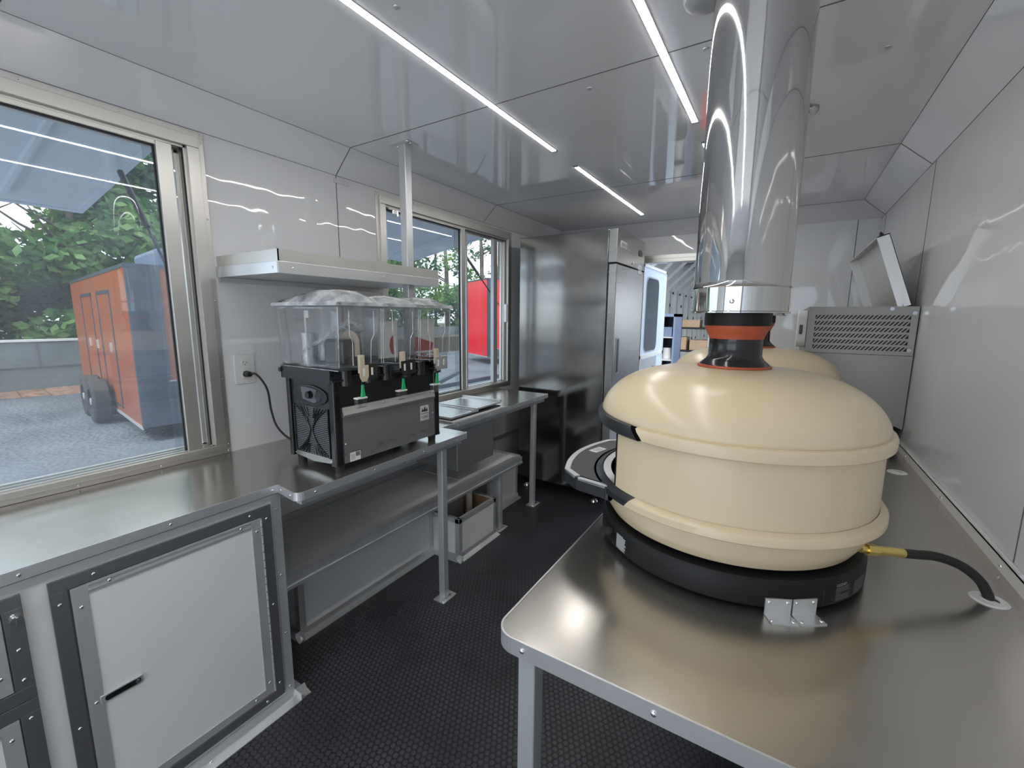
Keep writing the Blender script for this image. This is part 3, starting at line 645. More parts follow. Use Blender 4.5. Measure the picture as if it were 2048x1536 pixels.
for i, y in enumerate((1.088, 1.160, 1.283, 1.355, 1.478, 1.552)):
    bm = bm_(); box(bm, JX1-.004, JX1-.0034, y-.016, y+.016, Z0+.038, Z0+.046); fin('vent_slot', bm, 'seam', pn)
bm = bm_(); box(bm, JX1-.004, JX1-.0032, 1.118, 1.170, Z0+.004, Z0+.042); stk = fin('sticker', bm, 'paper', pn)
bm = bm_(); box(bm, JX1-.0032, JX1-.0029, 1.146, 1.167, Z0+.022, Z0+.040)
for q in range(5): box(bm, JX1-.0032, JX1-.0029, 1.122, 1.142, Z0+.012+q*.005, Z0+.0135+q*.005)
fin('sticker_print', bm, 'label_dim', stk)
bm = bm_(); box(bm, JX1-.004, JX1-.0032, 1.532, 1.592, 1.038, 1.112); lg = fin('logo_plate', bm, 'label_white', pn)
bm = bm_(); xx = JX1-.0028
for pts in (((1.540, 1.082), (1.546, 1.103), (1.553, 1.088), (1.562, 1.108), (1.571, 1.088), (1.578, 1.103), (1.584, 1.082)),): prism(bm, pts, 0, xx-.0003, xx)
fin('crown', bm, 'steel_dark', lg)
text('logo_word', 'CARNIVAL', .0115, (xx, 1.5365, 1.069), (0, 1, 0), (0, 0, 1), 'steel_dark', lg, lift=0)
text('logo_word', 'KING', .0205, (xx, 1.538, 1.048), (0, 1, 0), (0, 0, 1), 'black_plastic', lg, lift=0)
rivets(pn, [(JX1-.004, JY0+.045, Z0+.085), (JX1-.004, JY1-.045, Z0+.12)], (1, 0, 0), .005, 'screw')
# left side grille facing the camera: louvres and the crossing arcs
sy = JY0+.010
gx0, gx1, gz0, gz1 = JX0+.045, JX1-.055, Z0+.028, 1.172
bm = bm_(); box(bm, JX0+.02, JX1-.04, sy, JY0+.016, Z0+.004, Z1-.004); sp = fin('side_panel', bm, 'black_plastic', jd, bevel=.004)
bm = bm_(); box(bm, gx0, gx1, sy-.0012, sy, gz0, gz1); gr = fin('grille', bm, 'seam', sp)
bm = bm_(); nl = 24
for i in range(nl):
    z = gz0+.006+(gz1-gz0-.012)*i/(nl-1); prism(bm, ((sy-.0012, z-.002), (sy-.006, z-.0032), (sy-.005, z), (sy-.0012, z+.001)), 0, gx0+.003, gx1-.003)
fin('louvres', bm, 'black_plastic', gr)
bm = bm_(); cxm, czm = (gx0+gx1)/2, (gz0+gz1)/2; hw = (gx1-gx0)/2; hh = (gz1-gz0)/2
for s in (-1, 1):
    for k_ in range(5):
        pts = []
        for j in range(15):
            u_ = -1+2*j/14; off = .004+k_*.0  # bulging arcs meeting at the centre
            x = cxm+s*(.008+(hw-.014)*abs(u_)**1.7*(1-.2*k_)); zz = czm+u_*hh*(1)
            if abs(u_) < .10+.11*k_ and k_: 
                if pts and len(pts) > 1: tube(bm, pts, .0024, 6)
                pts = []; continue
            pts.append((x, sy-.007, zz))
        if len(pts) > 1: tube(bm, pts, .0030 if k_ == 0 else .0024, 6)
box(bm, gx0-.006, gx0+.001, sy-.008, sy, gz0-.004, gz1+.004); box(bm, gx1-.001, gx1+.006, sy-.008, sy, gz0-.004, gz1+.004)
fin('grille_arcs', bm, 'black_gloss', gr)
bm = bm_(); prism(bm, [(cxm+.118*math.cos(R(a))*1.0, 1.222+.043*math.sin(R(a))) for a in range(0, 360, 12)], 1, sy-.008, sy)
kp = fin('knob_plate', bm, 'black_gloss', sp, bevel=.003)
bm = bm_(); prism(bm, [(cxm-.055, 1.252), (cxm-.03, 1.256), (cxm+.048, 1.250), (cxm+.05, 1.20), (cxm+.03, 1.192), (cxm-.045, 1.204)], 1, sy-.0085, sy-.0079); fin('knob_recess', bm, 'seam', kp)
bm = bm_(); cyl(bm, (cxm+.012, sy-.008, 1.226), (cxm+.012, sy-.026, 1.226), .017, .014, 24); fin('knob', bm, 'black_gloss', kp, smooth=True)
bm = bm_(); cyl(bm, (cxm+.062, sy-.0078, 1.222), (cxm+.062, sy-.010, 1.222), .022, .020, 24); fin('dial_ring', bm, 'black_plastic', kp, smooth=True)
bm = bm_(); prism(bm, [(JX0+.03, Z0+.024), (JX1-.04, Z0+.024), (JX1-.04, Z0+.004), (cxm, Z0-.006), (JX0+.03, Z0+.006)], 1, sy-.003, sy); fin('lower_trim', bm, 'steel_dark', sp)
rivets(sp, [(JX1-.05, sy-.001, Z0+.012), (JX0+.03, sy-.001, Z0+.012)], (0, -1, 0), .004, 'screw')
bm = bm_()
for z in (1.00, 1.06, 1.12, 1.18, 1.24): box(bm, JX1-.046, JX1-.040, sy+.001, sy+.004, z-.018, z+.018)
fin('vent_slots', bm, 'seam', sp)
# tank deck
bm = bm_(); box(bm, JX0-.004, JX1+.010, JY0-.012, JY1+.010, Z1, Z1+.008)
for a in ((JX0-.006, JX1-.002, JY0-.014, JY0-.008), (JX0-.006, JX1-.002, JY1+.006, JY1+.012), (JX0-.006, JX0, JY0-.014, JY1+.012)): box(bm, *a, Z1-.004, Z1+.052)
for y in (1.115, 1.23, 1.326, 1.44, 1.536, 1.65): cyl(bm, (JX1-.004, y, Z1-.02), (JX1-.004, y, Z1+.045), .026, .024, 16)
fin('tank_deck', bm, 'black_plastic', jd)
bm = bm_(); cyl(bm, (JX0-.006, JY0+.0, Z1+.03), (JX0-.006, JY0-.022, Z1+.03), .009, seg=12); fin('deck_catch', bm, 'black_plastic', jd, smooth=True)
TX0, TX1, TZ0, TZ1 = JX0-.02, -1.405, Z1+.045, 1.588
for i in range(3):
    y0 = 1.036+.2165*i; y1 = y0+.2135; yc = (y0+y1)/2
    bm = bm_()
    prof = ((0.012, TZ0), (.004, TZ0+.03), (0, TZ1-.015), (-.004, TZ1))
    def ring(inset, z, th=0):
        return [bm.verts.new((a, b, z)) for a, b in rrect(TX0+inset+th, TX1-inset*2-th, y0+inset*.6+.003+th, y1-inset*.6-.003-th, .022, 5)]
    rg = [ring(a, z) for a, z in prof]
    for A, Bv in zip(rg, rg[1:]):
        for q in range(len(A)): bm.faces.new((A[q], A[(q+1) % len(A)], Bv[(q+1) % len(A)], Bv[q]))
    bm.faces.new(rg[0])
    tk = fin('tank', bm, 'clear_plastic', jd, smooth=True)
    so_ = tk.modifiers.new('so', 'SOLIDIFY'); so_.thickness = .003
    # moulded front window ribs
    bm = bm_(); xf = TX1+.001
    pl = [(xf, y0+.048, TZ1-.02), (xf-.001, y0+.048, TZ0+.14), (xf-.003, y0+.062, TZ0+.115), (xf-.008, y0+.064, TZ0+.02)]
    pr = [(p_[0], y0+y1-p_[1], p_[2]) for p_ in pl]
    bm.free()
    for P_l in (pl, pr, [(TX1-.004, y0+.004, TZ1-.01), (TX1-.012, y0+.004, TZ0+.02)], [(TX1-.004, y1-.004, TZ1-.01), (TX1-.012, y1-.004, TZ0+.02)], [(TX0+.01, y0+.004, TZ0+.004), (TX1-.02, y0+.004, TZ0+.004)]):
        bm = bm_(); tube(bm, P_l, .0017, 6); fin('moulded_rib', bm, 'lid_plastic', tk)
    bm = bm_(); box(bm, TX0-.012, TX1+.010, y0-.003, y1+.003, TZ1-.002, TZ1+.008); box(bm, TX0-.008, TX1+.006, y0, y1, TZ1+.008, TZ1+.012)
    H_ = [.055, .040, .040][i]
    N = 10; grid = []
    for a in range(N+1):
        row = []
        for b_ in range(N+1):
            u_, v_ = a/N, b_/N; e = min(1, min(u_, 1-u_)*5)*min(1, min(v_, 1-v_)*4)
            h = H_*math.sqrt(max(0, e))*(.72+.28*math.sin(math.pi*u_)) * (1 if u_ > .45 or i else .75) + random.uniform(-.0018, .0018)*(e > .1)
            row.append(bm.verts.new((TX0+(TX1-TX0)*u_, y0+.004+(y1-y0-.008)*v_, TZ1+.010+h)))
        grid.append(row)
    for a in range(N):
        for b_ in range(N): bm.faces.new((grid[a][b_], grid[a+1][b_], grid[a+1][b_+1], grid[a][b_+1]))
    fin('lid', bm, 'lid_plastic', tk, smooth=True)
    bm = bm_(); cyl(bm, (JX0+.085, yc-.02, TZ0), (JX0+.085, yc-.02, TZ0+.14), .036, seg=28); fin('cooling_tower', bm, 'steel_side', tk, smooth=True)
    bm = bm_(); cyl(bm, (JX0+.125, yc-.06, TZ0), (JX0+.125, yc-.06, TZ1-.02), .004, seg=8); box(bm, JX0+.12, JX0+.15, yc-.062, yc-.058, TZ1-.05, TZ1-.02); fin('spray_tube', bm, 'white_plastic', tk)
    # faucet: cream block, cream / black / grey label plates, green lever
    fx = TX1+.004
    bm = bm_(); box(bm, fx, fx+.016, yc-.032, yc-.008, TZ0-.01, TZ0+.062); fc = fin('faucet', bm, 'beige_plastic', tk, bevel=.003)
    bm = bm_(); prism(bm, ((yc-.036, TZ0+.022), (yc-.036, TZ0-.024), (yc-.026, TZ0-.042), (yc-.004, TZ0-.042), (yc+.006, TZ0-.022), (yc+.006, TZ0+.022)), 0, fx+.016, fx+.019)
    fin('faucet_plate', bm, ('beige_plastic', 'black_plastic', 'aluminum_bright')[i], tk)
    bm = bm_(); box(bm, fx+.006, fx+.014, yc+.007, yc+.054, TZ0-.038, TZ0+.026); fin('faucet_plate', bm, ('black_plastic', 'black_plastic', 'aluminum_bright')[i], tk, bevel=.002)
    bm = bm_()
    for yy in (yc-.018, yc+.026): box(bm, fx+.0142 if yy > yc else fx+.0192, fx+.0148 if yy > yc else fx+.0198, yy-.005, yy+.005, TZ0-.02, TZ0+.010)
    fin('plate_window', bm, 'white_plastic', tk)
    bm = bm_(); tube(bm, [(fx+.006, yc-.035, TZ0-.038), (fx+.006, yc+.01, TZ0-.038)], .003, 8); cyl(bm, (fx+.008, yc-.018, TZ0-.03), (fx+.008, yc-.018, TZ0-.055), .004, seg=8); fin('lever_pin', bm, 'black_metal', tk)
    bm = bm_(); prism(bm, ((yc-.023, TZ0-.055), (yc-.013, TZ0-.055), (yc-.012, TZ0-.075), (yc-.007, TZ0-.10), (yc-.011, TZ0-.113), (yc-.024, TZ0-.113), (yc-.028, TZ0-.10), (yc-.024, TZ0-.075)), 0, fx+.004, fx+.012); fin('lever', bm, 'green_plastic', tk, bevel=.002)
    bm = bm_(); box(bm, fx-.006, fx+.014, yc-.05, yc-.004, TZ0-.145, TZ0-.108); fin('cup_trigger', bm, 'clear_plastic', tk, bevel=.002)
    bm = bm_(); box(bm, fx-.008, fx+.016, yc-.052, yc-.002, TZ0-.110, TZ0-.104); fin('trigger_top', bm, 'white_plastic', tk, bevel=.001)
# things packed inside the tanks
bm = bm_(); box(bm, -1.60, -1.47, 1.10, 1.20, TZ0+.012, TZ0+.12); box(bm, -1.66, -1.60, 1.15, 1.22, TZ0+.012, TZ0+.09)
tag(fin('spare_drip_tray', bm, 'black_plastic', bevel=.02, bseg=4), 'black plastic spare part packed in the nearest dispenser tank', 'spare part')
bm = bm_(); N = 14; g_ = []
for a in range(N+1):
    g_.append([bm.verts.new((-1.70+.23*a/N, 1.07+.15*b_/N, TZ0+.10+.10*(a/N)+random.uniform(-.014, .014)-.08*abs(b_/N-.5))) for b_ in range(N+1)])
for a in range(N):
    for b_ in range(N): bm.faces.new((g_[a][b_], g_[a+1][b_], g_[a+1][b_+1], g_[a][b_+1]))
tag(fin('plastic_bag', bm, 'lid_plastic'), 'crumpled clear plastic bag inside the nearest dispenser tank', 'bag')
bm = bm_(); prism(bm, [(-1.50+.06*math.cos(R(a)), TZ0+.10+.055*math.sin(R(a))) for a in range(20, 200, 15)]+[(-1.56, TZ0+.05), (-1.44, TZ0+.05)], 1, 1.155, 1.160)
tag(fin('beige_card', bm, 'beige_plastic'), 'beige curved part standing behind the black one in the nearest tank', 'spare part')
for n_, (x, y, yw, z0, z1) in enumerate(((-1.475, 1.335, .075, .03, .16), (-1.47, 1.56, .09, .04, .17))):
    bm = bm_(); box(bm, x, x+.002, y-yw*.75, y+yw*.75, TZ0+z0, TZ0+z1+.03); o = tag(fin('instruction_sheet', bm, 'paper'), ('cream sheet with a red disc inside the middle dispenser tank', 'cream sheet with a red block inside the farthest dispenser tank')[n_], 'paper')
    bm = bm_()
    if n_ == 0: prism(bm, [(y+.03+.022*math.cos(R(a)), TZ0+.085+.042*math.sin(R(a))) for a in range(90, 271, 15)], 0, x+.002, x+.0026)
    else: prism(bm, ((y-.065, TZ0+.12), (y+.06, TZ0+.085), (y+.05, TZ0+.05), (y-.07, TZ0+.05)), 0, x+.002, x+.0026)
    fin('red_print', bm, 'red_paper', o)
bm = bm_()
for q in range(26):
    a = Vector((random.uniform(-1.56, -1.44), random.uniform(1.50, 1.64), TZ0+.012+random.uniform(0, .02))); d = Vector((random.uniform(-1, 1), random.uniform(-1, 1), .2)).normalized()*.012; bar(bm, a-d, a+d, .003)
tag(stuff(fin('red_hardware', bm, 'red_paper')), 'heap of small red fittings at the bottom of the farthest tank', 'fittings')

# ------------------------------------------------------------------ right counter
rc_ = thing('worktop', (.04, 2.4, CT), 'wide stainless worktop on the right carrying both domed ovens', 'worktop')
P3 = fillet([(XR, .665, 0), (XR, YF, 0), (-.455, YF, 0), (-.455, .665, .045)], 8)
bm = bm_(); prism(bm, P3, 2, CT-.003, CT); fin('top_sheet', bm, 'steel', rc_)
bm = bm_(); q_ = [p for p in P3 if p[0] < XR-.001]; q_ = [(XR, .665)]+q_[::-1] if False else q_
edge_strip(bm, [p for p in P3[2:]]+[P3[0]], CT-.034, CT+.0018, .003); fin('edge_band', bm, 'aluminum_bright', rc_)
bm = bm_(); box(bm, -.415, XR, .70, .735, CT-.056, CT-.003); box(bm, -.415, -.38, .70, YF, CT-.056, CT-.003); fin('support_frame', bm, 'aluminum', rc_, bevel=.001)
rivets(rc_, [(x, .664, CT-.016) for x in (-.385, -.13, .12, .38)], (0, -1, 0), .0055)
rivets(rc_, [(-.456, y, CT-.016) for y in (.9, 1.3, 1.8)], (-1, 0, 0), .005)
bm = bm_(); box(bm, XR-.014, XR-.011, .665, YF, CT, CT+.034); box(bm, XR-.014, XR, .665, YF, CT+.032, CT+.034); bs = fin('backsplash_angle', bm, 'white_plastic', rc_)
bm = bm_(); tube(bm, spline([(XR-.006, 1.45, CT+.035), (XR-.006, 1.7, CT+.036), (XR-.006, 2.4, CT+.035)], 6), .006, 8); fin('caulk_bead', bm, 'white_plastic', rc_)
rivets(bs, [(XR-.014, y, CT+.014) for y in (1.0, 1.54, 2.05, 2.6)], (-1, 0, 0), .005, 'screw')
bm = bm_(); box(bm, -.415, -.375, .70, .74, .006, CT-.056); lg_ = thing('counter_leg', (-.395, .72, 0), 'square aluminium leg under the rounded corner of the oven worktop', 'leg')
fin('post', bm, 'aluminum', lg_, bevel=.003)
bm = bm_(); box(bm, -.42, -.34, .66, .77, 0, .006); fin('base_plate', bm, 'aluminum_bright', lg_)
lg3 = thing('counter_leg', (-.395, 3.9, 0), 'square aluminium leg at the far end of the oven worktop', 'leg')
bm = bm_(); box(bm, -.415, -.375, 3.88, 3.92, .0, CT-.056); fin('post', bm, 'aluminum', lg3)
for n_, (x, y) in enumerate(((.452, 1.358), (.452, 2.352))):
    r = thing('grommet', (x, y, CT), ('white round grommet where the near gas hose enters the worktop', 'white round grommet beside the wall behind the near oven')[n_], 'grommet')
    bm = bm_(); lathe(bm, [(.030, CT+.0035), (.034, CT+.0012), (.0335, CT+.0002), (.017, CT+.0002)], x, y, 32); lathe(bm, [(.030, CT+.0035), (.017, CT+.0035), (.017, CT+.0005)], x, y, 32); fin('ring', bm, 'white_plastic', r)
    bm = bm_(); cyl(bm, (x, y, CT+.0004), (x, y, CT+.0008), .017, seg=24); fin('hole', bm, 'black_rubber', r)
    bm = bm_(); prism(bm, [(x+.017*math.cos(R(a)), y+.017*math.sin(R(a))) for a in range(150, 330, 15)]+[(x, y)], 2, CT+.002, CT+.005); fin('flap', bm, 'white_plastic', r)
gh = thing('gas_hose', (.34, 1.33, CT), 'black gas hose with brass end joining the near oven to the worktop', 'hose')
bm = bm_(); tube(bm, spline([(.275, 1.283, 1.012), (.31, 1.31, 1.006), (.35, 1.337, 1.000), (.395, 1.352, .985), (.43, 1.36, .958), (.447, 1.359, .93), (.451, 1.357, .915)], 8), .0105, 16); fin('hose', bm, 'black_rubber', gh, smooth=True)
bm = bm_(); a, b_ = Vector((.190, 1.222, 1.027)), Vector((.278, 1.285, 1.012)); cyl(bm, a+(b_-a)*.3, b_, .0108, seg=20); cyl(bm, a+(b_-a)*.14, a+(b_-a)*.38, .0135, seg=6); cyl(bm, a, a+(b_-a)*.15, .009, seg=16); fin('brass_fitting', bm, 'brass', gh, smooth=True)

# ------------------------------------------------------------------ domed ovens
OX, OY = -.113, 1.335
def oven(label, ox, oy):
    r = thing('pizza_oven', (ox, oy, CT), label, 'oven')
    m0, m1 = 226, 134
    L = lambda prof, a0=0, a1=360, seg=128: (lambda b: (lathe(b, prof, ox, oy, seg, a0, a1), b)[1])(bm_())
    up_ = lambda z: 241.4+(1.283-z)*146; lo_ = lambda z: 241.2-(1.108-z)*138   # slanted ends of the mouth bands
    # base ring
    fin('base_ring', L([(.29, .926), (.331, .926), (.3345, .930), (.3345, .976), (.326, .990), (.30, .994)]), 'black_metal', r, smooth=True)
    bm = bm_(); cyl(bm, (ox, oy, CT+.001), (ox, oy, .95), .27, seg=48); cyl(bm, (ox, oy, .95), (ox, oy, 1.004), .296, seg=64); fin('base_core', bm, 'black_metal', r)
    bm = bm_()
    for a in (236.8, 314.4, 134, 30):
        for (z0, z1) in ((.927, .976),): obox(bm, (ox+.3345*math.cos(R(a)), oy+.3345*math.sin(R(a)), (z0+z1)/2), (math.cos(R(a)), math.sin(R(a)), 0), (-math.sin(R(a)), math.cos(R(a)), 0), (0, 0, 1), .0006, .0011, (z1-z0)/2)
    fin('ring_seam', bm, 'black_rubber', r)
    # cream lower bowl and mid rim
    fin('lower_shell', L([(.30, 1.004), (.312, 1.004), (.330, 1.034), (.343, 1.072), (.346, 1.079)]), 'cream', r, smooth=True)
    fin('lower_rim', L([(.346, 1.079), (.356, 1.077), (.3615, 1.081), (.3615, 1.097), (.358, 1.102), (.344, 1.1075)], lo_, lambda z: 720-lo_(z), 96), 'cream', r, smooth=True)
    fin('wall', L([(.343, 1.107), (.3425, 1.256)], 226.5, 226.5+267, 96), 'cream', r, smooth=True)
    fin('upper_rim', L([(.3425, 1.255), (.3545, 1.256), (.3585, 1.260), (.3595, 1.279), (.3565, 1.286), (.343, 1.2885)], up_, lambda z: 720-up_(z), 96), 'cream', r, smooth=True)
    dome = [(.3465, 1.2875)]+[(.3475*math.sin(R(q)), 1.292+(1.420-1.292)*(1-math.sin(R(q))**3.6)**(1/1.6)) for q in (90, 88, 84, 79, 74, 68, 62, 56, 49, 41, 32, 22, 12, 0)]
    fin('dome', L(dome), 'cream', r, smooth=True)
    # black mouth frame
    fin('mouth_frame', L([(.344, 1.256), (.3555, 1.256), (.3595, 1.260), (.3605, 1.279), (.357, 1.287), (.346, 1.2895)], lambda z: 360-up_(z), up_, 48), 'black_plastic', r, smooth=True)
    fin('mouth_frame', L([(.343, 1.079), (.3565, 1.077), (.362, 1.081), (.362, 1.097), (.358, 1.102), (.340, 1.108)], lambda z: 360-lo_(z), lo_, 48), 'black_plastic', r, smooth=True)
    for a in (226.3, 133.7):
        bm = bm_(); obox(bm, (ox+.325*math.cos(R(a)), oy+.325*math.sin(R(a)), 1.182), (math.cos(R(a)), math.sin(R(a)), 0), (-math.sin(R(a)), math.cos(R(a)), 0), (0, 0, 1), .019, .0028, .074)
        fin('mouth_jamb', bm, 'black_metal', r)
    # interior
    fin('inner_wall', L([(.30, 1.09), (.30, 1.20), (.27, 1.24), (.34, 1.256)], 222, 222+276, 64), 'charcoal_top', r, smooth=True)
    bm = bm_(); cyl(bm, (ox, oy, 1.08), (ox, oy, 1.1), .322, seg=64); fin('stone_floor', bm, 'stone', r)
    fin('floor_ring', L([(.338, 1.101), (.338, 1.106), (.316, 1.106), (.316, 1.098)], 134, 226, 40), 'aluminum_bright', r, smooth=True)
    fin('mouth_lip', L([(.338, 1.256), (.30, 1.252)], 134, 226, 40), 'aluminum', r, smooth=True)
    # landing shelf in front of the mouth
    def arc(rad, a0, a1, n): return [(ox+rad*math.cos(R(a0+(a1-a0)*i/n)), oy+rad*math.sin(R(a0+(a1-a0)*i/n))) for i in range(n+1)]
    out = [(-.253, -.252), (-.355, -.232), (-.414, -.184), (-.440, -.10), (-.452, 0), (-.440, .10), (-.414, .184), (-.355, .232), (-.253, .252)]
    out = [out[0], out[1], out[2]]+[(p.x, p.y) for p in spline([(*q, 0) for q in out[2:7]], 6)[1:-1]]+[out[6], out[7], out[8]]
    poly = [(ox+x, oy+y) for x, y in out]+arc(.3635, 136, 224, 24)
    bm = bm_(); prism(bm, poly, 2, 1.062, 1.0985); ls = fin('landing_shelf', bm, 'black_plastic', r, bevel=.002)
    bm = bm_(); ci = [(ox+x*.985 if abs(x) > .3 else ox+x, oy+y*.93) for x, y in out]; prism(bm, ci+arc(.3660, 138, 222, 24), 2, 1.0985, 1.1005); fin('shelf_top', bm, 'charcoal_top', ls)
    bm = bm_(); e_ = out[1:-1]
    def strip(P, w_):
        for (a, b_) in zip(P, P[1:]):
            a, b_ = Vector(a), Vector(b_)
            ai, bi = a*(1-w_/a.length), b_*(1-w_/b_.length)
            prism(bm, [(ox+a.x, oy+a.y), (ox+b_.x, oy+b_.y), (ox+bi.x, oy+bi.y), (ox+ai.x, oy+ai.y)], 2, 1.092, 1.1012)
    strip(e_[1:-1], .016); strip([e_[1], tuple(Vector(e_[0])*.86+Vector(e_[1])*.14)], .016); strip([e_[-2], e_[-1]], .016)
    strip([tuple(Vector(e_[0])*.95+Vector(out[0])*.05), tuple(Vector(out[0])*.95+Vector(e_[0])*.05)], .010)
    fin('shelf_edge', bm, 'aluminum', ls)
    bm = bm_(); obox(bm, (ox-.397, oy+.045, 1.1008), (.25, .97, 0), (-.97, .25, 0), (0, 0, 1), .030, .016, .0006); pt_ = fin('shelf_sticker', bm, 'paper', ls)
    bm = bm_()
    for i in range(3): obox(bm, (ox-.397+(-.97)*(-.009+.008*i), oy+.045+.25*(-.009+.008*i), 1.1016), (.25, .97, 0), (-.97, .25, 0), (0, 0, 1), .019, .0012, .0002)
    fin('sticker_print', bm, 'label_dim', pt_)
    # knob and printed labels on the ring
    a = 222.5; d = Vector((math.cos(R(a)), math.sin(R(a)), 0)); p0 = Vector((ox, oy, .963))+d*.333
    bm = bm_(); cyl(bm, p0, p0+d*.012, .011, seg=20); cyl(bm, p0+d*.010, p0+d*.030, .0155, .0145, 28); fin('knob', bm, 'black_plastic', r, smooth=True)
    bm = bm_()
    for (a0, a1, z0, z1, rows, seed) in ((227.4, 235.0, .937, .978, 13, 3),):
        rd = random.Random(seed)
        for k_ in range(rows):
            z = z1-.0035-(z1-z0)*k_/rows; aa = a0+.2; end = a1-(rd.random()*1.2 if k_ else 2.2)
            lathe(bm, [(.3352, z-.0009), (.3352, z+.0009)], ox, oy, 6, aa, end)
    fin('warning_label', bm, 'label_white', r)
    bm = bm_(); rd = random.Random(9)
    for k_ in range(13):
        z = .966-.0025*k_
        for (a0, a1) in ((320.2, 329), (331.5, 343)):
            if a0 == 320.2 and k_ in (5, 6): a1 = 324
            lathe(bm, [(.3352, z-.0006), (.3352, z+.0006)], ox, oy, 6, a0+rd.random()*.3, a1-rd.random()*2)
    rl = fin('rating_label', bm, 'label_dim', r)
    text('rating_word', 'GOZNEY', .0085, (0, 0, .9695), (1, 0, 0), (0, 0, 1), 'label_white', rl, bend=(ox, oy, .3345, 320.3))
    # exhaust neck
    fin('neck', L([(.088, 1.423), (.086, 1.428), (.072, 1.441), (.0665, 1.450), (.066, 1.503), (.070, 1.515), (.078, 1.528)], seg=48), 'black_gloss', r, smooth=True)
    fin('seal_ring', L([(.090, 1.418), (.0925, 1.421), (.0905, 1.4255), (.086, 1.426)], seg=48), 'orange_silicone', r, smooth=True)
    fin('silicone_band', L([(.0672, 1.496), (.0685, 1.503), (.0735, 1.513), (.0795, 1.524), (.0800, 1.533), (.074, 1.534)], seg=48), 'orange_silicone', r, smooth=True)
    fin('collar', L([(.074, 1.531), (.0815, 1.531), (.0820, 1.533), (.0815, 1.576), (.078, 1.577)], seg=48), 'black_metal', r, smooth=True)
    return r
ov1 = oven('cream domed pizza oven nearest the camera with bracket and brass gas fitting', OX, OY)
ov2 = oven('cream domed pizza oven standing behind the near one, mostly hidden', -.124, 2.345)
# flues
def flue(x, y, label):
    r = thing('flue_pipe', (x, y, 1.56), label, 'flue')
    bm = bm_(); lathe(bm, [(.1165, 1.628), (.1185, 1.630), (.1160, 1.634), (.1150, 1.645), (.1145, 2.0), (.1145, ZC)], x, y, 64); fin('pipe', bm, 'pipe_steel', r, smooth=True)
    bm = bm_(); lathe(bm, [(.082, 1.566), (.1175, 1.566), (.1200, 1.564), (.1200, 1.567), (.1160, 1.569), (.1155, 1.629)], x, y, 64); lw = fin('end_collar', bm, 'pipe_steel', r, smooth=True)
    bm = bm_(); lathe(bm, [(.1146, ZC-.012), (.150, ZC-.012), (.152, ZC-.006), (.152, ZC-.0002)], x, y, 48); fin('ceiling_flange', bm, 'pipe_steel', r, smooth=True)
    bm = bm_(); obox(bm, (x-.082, y-.082, 1.80), (1, -1, 0), (1, 1, 0), (0, 0, 1), .0012, .0016, 0.0); bm.free()
    rivets(lw, [(x+.1155*math.cos(R(a)), y+.1155*math.sin(R(a)), 1.592) for a in (267,)], (math.cos(R(267)), math.sin(R(267)), 0), .006, 'screw')
    return r
flue(OX, OY, 'large polished chrome flue rising from the near oven to the ceiling')
flue(-.124, 2.345, 'polished chrome flue of the rear oven, hidden behind the near flue')
# ceiling vents beside the flue
for n_, (x, y, rr) in enumerate(((-.262, 1.405, .06), (.0, 2.32, .04))):
    bm = bm_(); lathe(bm, [(0, ZC-.03), (rr*.6, ZC-.028), (rr*.92, ZC-.016), (rr, ZC-.002), (rr, ZC)], x, y, 40)
    tag(fin('ceiling_vent', bm, ('grey_paint', 'pipe_steel')[n_], smooth=True), ('grey round vent cover on the ceiling left of the near flue', 'small shiny round cover on the ceiling right of the near flue')[n_], 'vent')
# bracket pair holding the near oven
for n_, a in enumerate((296.8, 306.6)):
    d = Vector((math.cos(R(a)), math.sin(R(a)), 0)); t_ = Vector((-d.y, d.x, 0)); c0 = Vector((OX, OY, 0))+d*.3365
    r = thing('angle_bracket', (c0.x, c0.y, CT), ('left of the two aluminium angle brackets fixing the near oven base', 'right of the two aluminium angle brackets fixing the near oven base')[n_], 'bracket')
    bm = bm_(); obox(bm, c0+Vector((0, 0, CT+.0195)), d, t_, (0, 0, 1), .0014, .0272, .0195); obox(bm, c0+d*.016+Vector((0, 0, CT+.0014)), d, t_, (0, 0, 1), .0172, .0272, .0012)
    fin('plate', bm, 'aluminum_bright', r)
    rivets(r, [c0+d*.0015+t_*s+Vector((0, 0, CT+.031)) for s in (-.019, .019)], d, .0042, 'screw'); rivets(r, [c0+d*.024+t_*s+Vector((0, 0, CT+.0026)) for s in (-.022, .022)], (0, 0, 1), .0042, 'screw')

# ------------------------------------------------------------------ louvred appliance by the right wall
ap = thing('steel_appliance', (.31, 2.95, CT), 'stainless appliance with slanted vent slots behind the ovens by the wall', 'appliance')
AY = 2.79
bm = bm_(); rows, cols = 6, 22; ax0, ax1, az0, az1 = .098, .530, 1.378, 1.614
cw = (ax1-ax0)
# slotted plate: built from solid strips between slanted openings
lowm, topm = az0+.020, az1-.032
box(bm, ax0, ax1, AY, AY+.002, az0, lowm); box(bm, ax0, ax1, AY, AY+.002, topm, az1)
sx0, sx1 = ax0+.030, ax1-.040; rh = (topm-lowm)/rows; slant = .016
box(bm, ax0, sx0-.001, AY, AY+.002, lowm, topm); box(bm, sx1+.014, ax1, AY, AY+.002, lowm, topm)
for i in range(rows):
    z0 = lowm+rh*i; z1 = z0+rh*.66; box(bm, sx0-.001, sx1+.014, AY, AY+.002, z1, z0+rh)
    pw = (sx1-sx0)/cols
    for k_ in range(cols+1):
        a = sx0+pw*k_-pw*.5; prism(bm, ((max(a, sx0-.001), z0), (a+pw*.52, z0), (min(a+pw*.52+slant, sx1+.014), z1), (max(a+slant, sx0-.001), z1)), 1, AY, AY+.002)
vp = fin('vent_plate', bm, 'steel_warm', ap)
